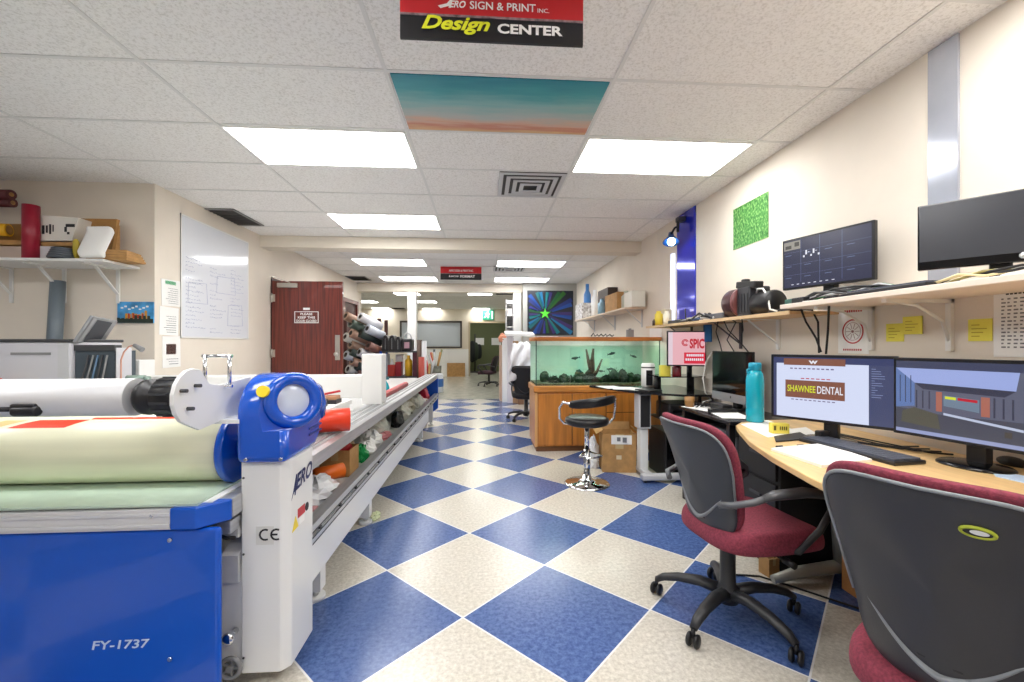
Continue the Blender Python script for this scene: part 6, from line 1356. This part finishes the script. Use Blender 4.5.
one('white_tag', MB().box((2.146, 4.1, 2.18), (.004, .16, .2)), paper_white, 'plain white tag on the wall', 'tag') if False else None
# blue clamp lamp
lp_ = at_x(671, 241, 1.99)
la_ = thing('clamp_lamp', 'blue metal lamp with a lit bulb beside the blue wall strip', 'lamp', (2.1, lp_.y, 2.5))
blue_enamel = M('blue_enamel', (20, 66, 120), .3, coat=.3)
top = at_x(676, 219, 2.05)
MB().bx(2.06, WX-.013, top.y-.04, top.y+.04, top.z-.03, top.z+.02).build('wall_clamp', dark_grey, la_, bevel=.006)
MB().cyl((2.07, top.y, top.z), (2.07, top.y, lp_.z+.10), .014).tube([(2.07, top.y, lp_.z+.16), (2.03, lp_.y, lp_.z+.14), (1.99, lp_.y, lp_.z+.07)], .012).build('arm', black_plastic, la_)
hd = MB().lathe([(0, .10), (.025, .10), (.032, .06), (.05, .03), (.085, -.015), (.08, -.015), (.046, .022), (0, .05)], lp_, (.15, .35, 1), 28).build('shade', blue_enamel, la_)
MB().sph(lp_+V((-.0, -.01, -.01)), .042, 16, 10).build('bulb', M('bulb_lit', (190, 230, 255), .4, emit=9), hd)
# far shelf on the right wall
fs = thing('wall_shelf', 'pale wall shelf of bottles and boxes above the aquarium', 'shelf', (2.0, 6.9, 1.74))
FZ = 1.765
MB().bx(1.86, WX, 5.55, 8.7, FZ-.02, FZ).build('board', M('shelf_pale', (222, 206, 186), .6), fs)
for y in (5.7, 6.9, 8.2): MB().bx(1.9, WX-.002, y-.015, y+.015, FZ-.03, FZ-.02).bx(WX-.014, WX-.002, y-.015, y+.015, FZ-.26, FZ-.02).bar((1.94, y, FZ-.03), (WX-.01, y, FZ-.22), .02, .006).build('bracket', light_grey, fs)
def fitem(name, px0, px1, ptop, mat, label, cat, x0=1.88, shape='box', extra=None):
    ya, yb_ = at_x(px1, 300, x0).y, at_x(px0, 300, x0).y; z1 = at_x((px0+px1)/2, ptop, x0).z
    yc = (ya+yb_)/2; hw = min((yb_-ya)/2, .3)
    if shape == 'box': return one(name, MB().bx(x0, x0+.18, yc-hw, yc+hw, FZ, z1), mat, label, cat, bevel=.005)
    r_ = .07; return one(name, MB().lathe([(0, 0), (r_, 0), (r_, (z1-FZ)*.7), (r_*.5, (z1-FZ)*.82), (r_*.5, (z1-FZ)), (0, (z1-FZ))], (x0+r_, yc, FZ)), mat, label, cat)
fitem('patterned_box', 573, 585, 304, M('box_speckled', (214, 200, 192), .6, var=(25, .35)), 'speckled pale box at the far end of the bottle shelf', 'box')
fitem('blue_bottle', 580, 588, 284, M('bottle_blue', (70, 130, 200), .3), 'tall blue bottle behind the speckled box on the high shelf', 'bottle', 1.98, 'b')
fitem('white_bottle', 588, 595, 290, M('bottle_white', (226, 228, 230), .35), 'white bottle beside the tall blue bottle on the high shelf', 'bottle', 2.0, 'b')
fitem('dark_carton', 593, 614, 289, M('carton_dark', (52, 36, 30), .5), 'dark brown carton at the back of the bottle shelf', 'box', 1.99)
fitem('blue_tub', 595, 601, 299, M('tub_blue', (150, 190, 214), .4), 'pale blue tub on the bottle shelf front', 'tub', 1.87, 'b')
fitem('tan_box', 605, 617, 294, card, 'tan cardboard box on the bottle shelf front', 'box', 1.87)
fitem('white_jug', 618, 624, 291, M('jug_white', (214, 220, 208), .3), 'translucent white jug near the end of the bottle shelf', 'jug', 1.93, 'b')
fitem('white_carton', 624, 632, 292, M('carton_clear', (222, 220, 208), .4), 'white carton at the near end of the bottle shelf', 'box', 1.93)
# framed colour panel on the grey partition
ap0, ap1 = at_y(527.5, 335, 9.84), at_y(573, 291, 9.84)
pn = thing('colour_panel', 'dark wall panel of teal, blue and green wedges with a green star', 'picture', ((ap0.x+ap1.x)/2, 9.83, ap0.z))
MB().bx(ap0.x, ap1.x, 9.81, 9.849, ap0.z, ap1.z).build('board', M('panel_dark', (24, 28, 40), .4), pn)
W, Hh = ap1.x-ap0.x, ap1.z-ap0.z; cx_, cz_ = ap0.x+W*.38, ap0.z+Hh*.48
pal = [(20, 130, 140), (30, 90, 190), (40, 60, 150), (60, 60, 170), (30, 110, 60), (70, 60, 140), (14, 150, 160), (30, 140, 200)]
q = random.Random(6)
for k in range(26):
    t = 2*PI*k/26 + .1*(k % 2); r0, r1 = .12+.05*(k % 2), .30+.5*q.random()
    A_ = V((cx_+math.cos(t)*r0, 9.808, cz_+math.sin(t)*r0)); 
    lim = min([v for v in ((((ap1.x-.04-cx_)/math.cos(t)) if math.cos(t) > .01 else 9), (((ap0.x+.04-cx_)/math.cos(t)) if math.cos(t) < -.01 else 9), (((ap1.z-.04-cz_)/math.sin(t)) if math.sin(t) > .01 else 9), (((ap0.z+.04-cz_)/math.sin(t)) if math.sin(t) < -.01 else 9))])
    r1 = min(lim, .9)
    B2 = V((cx_+math.cos(t)*r1, 9.808, cz_+math.sin(t)*r1)); pr_ = V((-math.sin(t), 0, math.cos(t)))
    c_ = pal[k % 8] if math.cos(t) < .3 or k % 3 else ((60, 130, 50) if math.sin(t) > 0 else (70, 50, 130))
    w0_, w1_ = .018, .05+.05*r1
    MB().add([A_-pr_*w0_, A_+pr_*w0_, B2+pr_*w1_*.6, B2-pr_*w1_*.6], [(0, 1, 2, 3)]).build('wedge', M('wedge_%d_%d_%d' % c_, tuple(int(v*.75) for v in c_), .35), pn)
st_ = [(cx_+(.13 if i % 2 == 0 else .05)*math.sin(PI*i/5), cz_+(.13 if i % 2 == 0 else .05)*math.cos(PI*i/5)) for i in range(10)]
MB().prism(st_, 'y', 9.800, 9.808).build('star', M('star_green', (90, 220, 60), .4), pn)
# ================================================================ LIGHT AND VIEW
w_ = bpy.data.worlds.new('world'); sc.world = w_; w_.use_nodes = True
bg = w_.node_tree.nodes['Background']; bg.inputs[0].default_value = (1, 1, 1, 1); bg.inputs[1].default_value = .25
sc.view_settings.view_transform = 'Standard'; sc.view_settings.look = 'None'; sc.view_settings.gamma = 1; sc.view_settings.exposure = .92
sc.view_settings.use_curve_mapping = False
sc.cycles.max_bounces = 10; sc.cycles.diffuse_bounces = 6; sc.cycles.transparent_max_bounces = 16; sc.cycles.use_denoising = True; sc.cycles.sample_clamp_indirect = 6
sc.cycles.caustics_reflective = False; sc.cycles.caustics_refractive = False
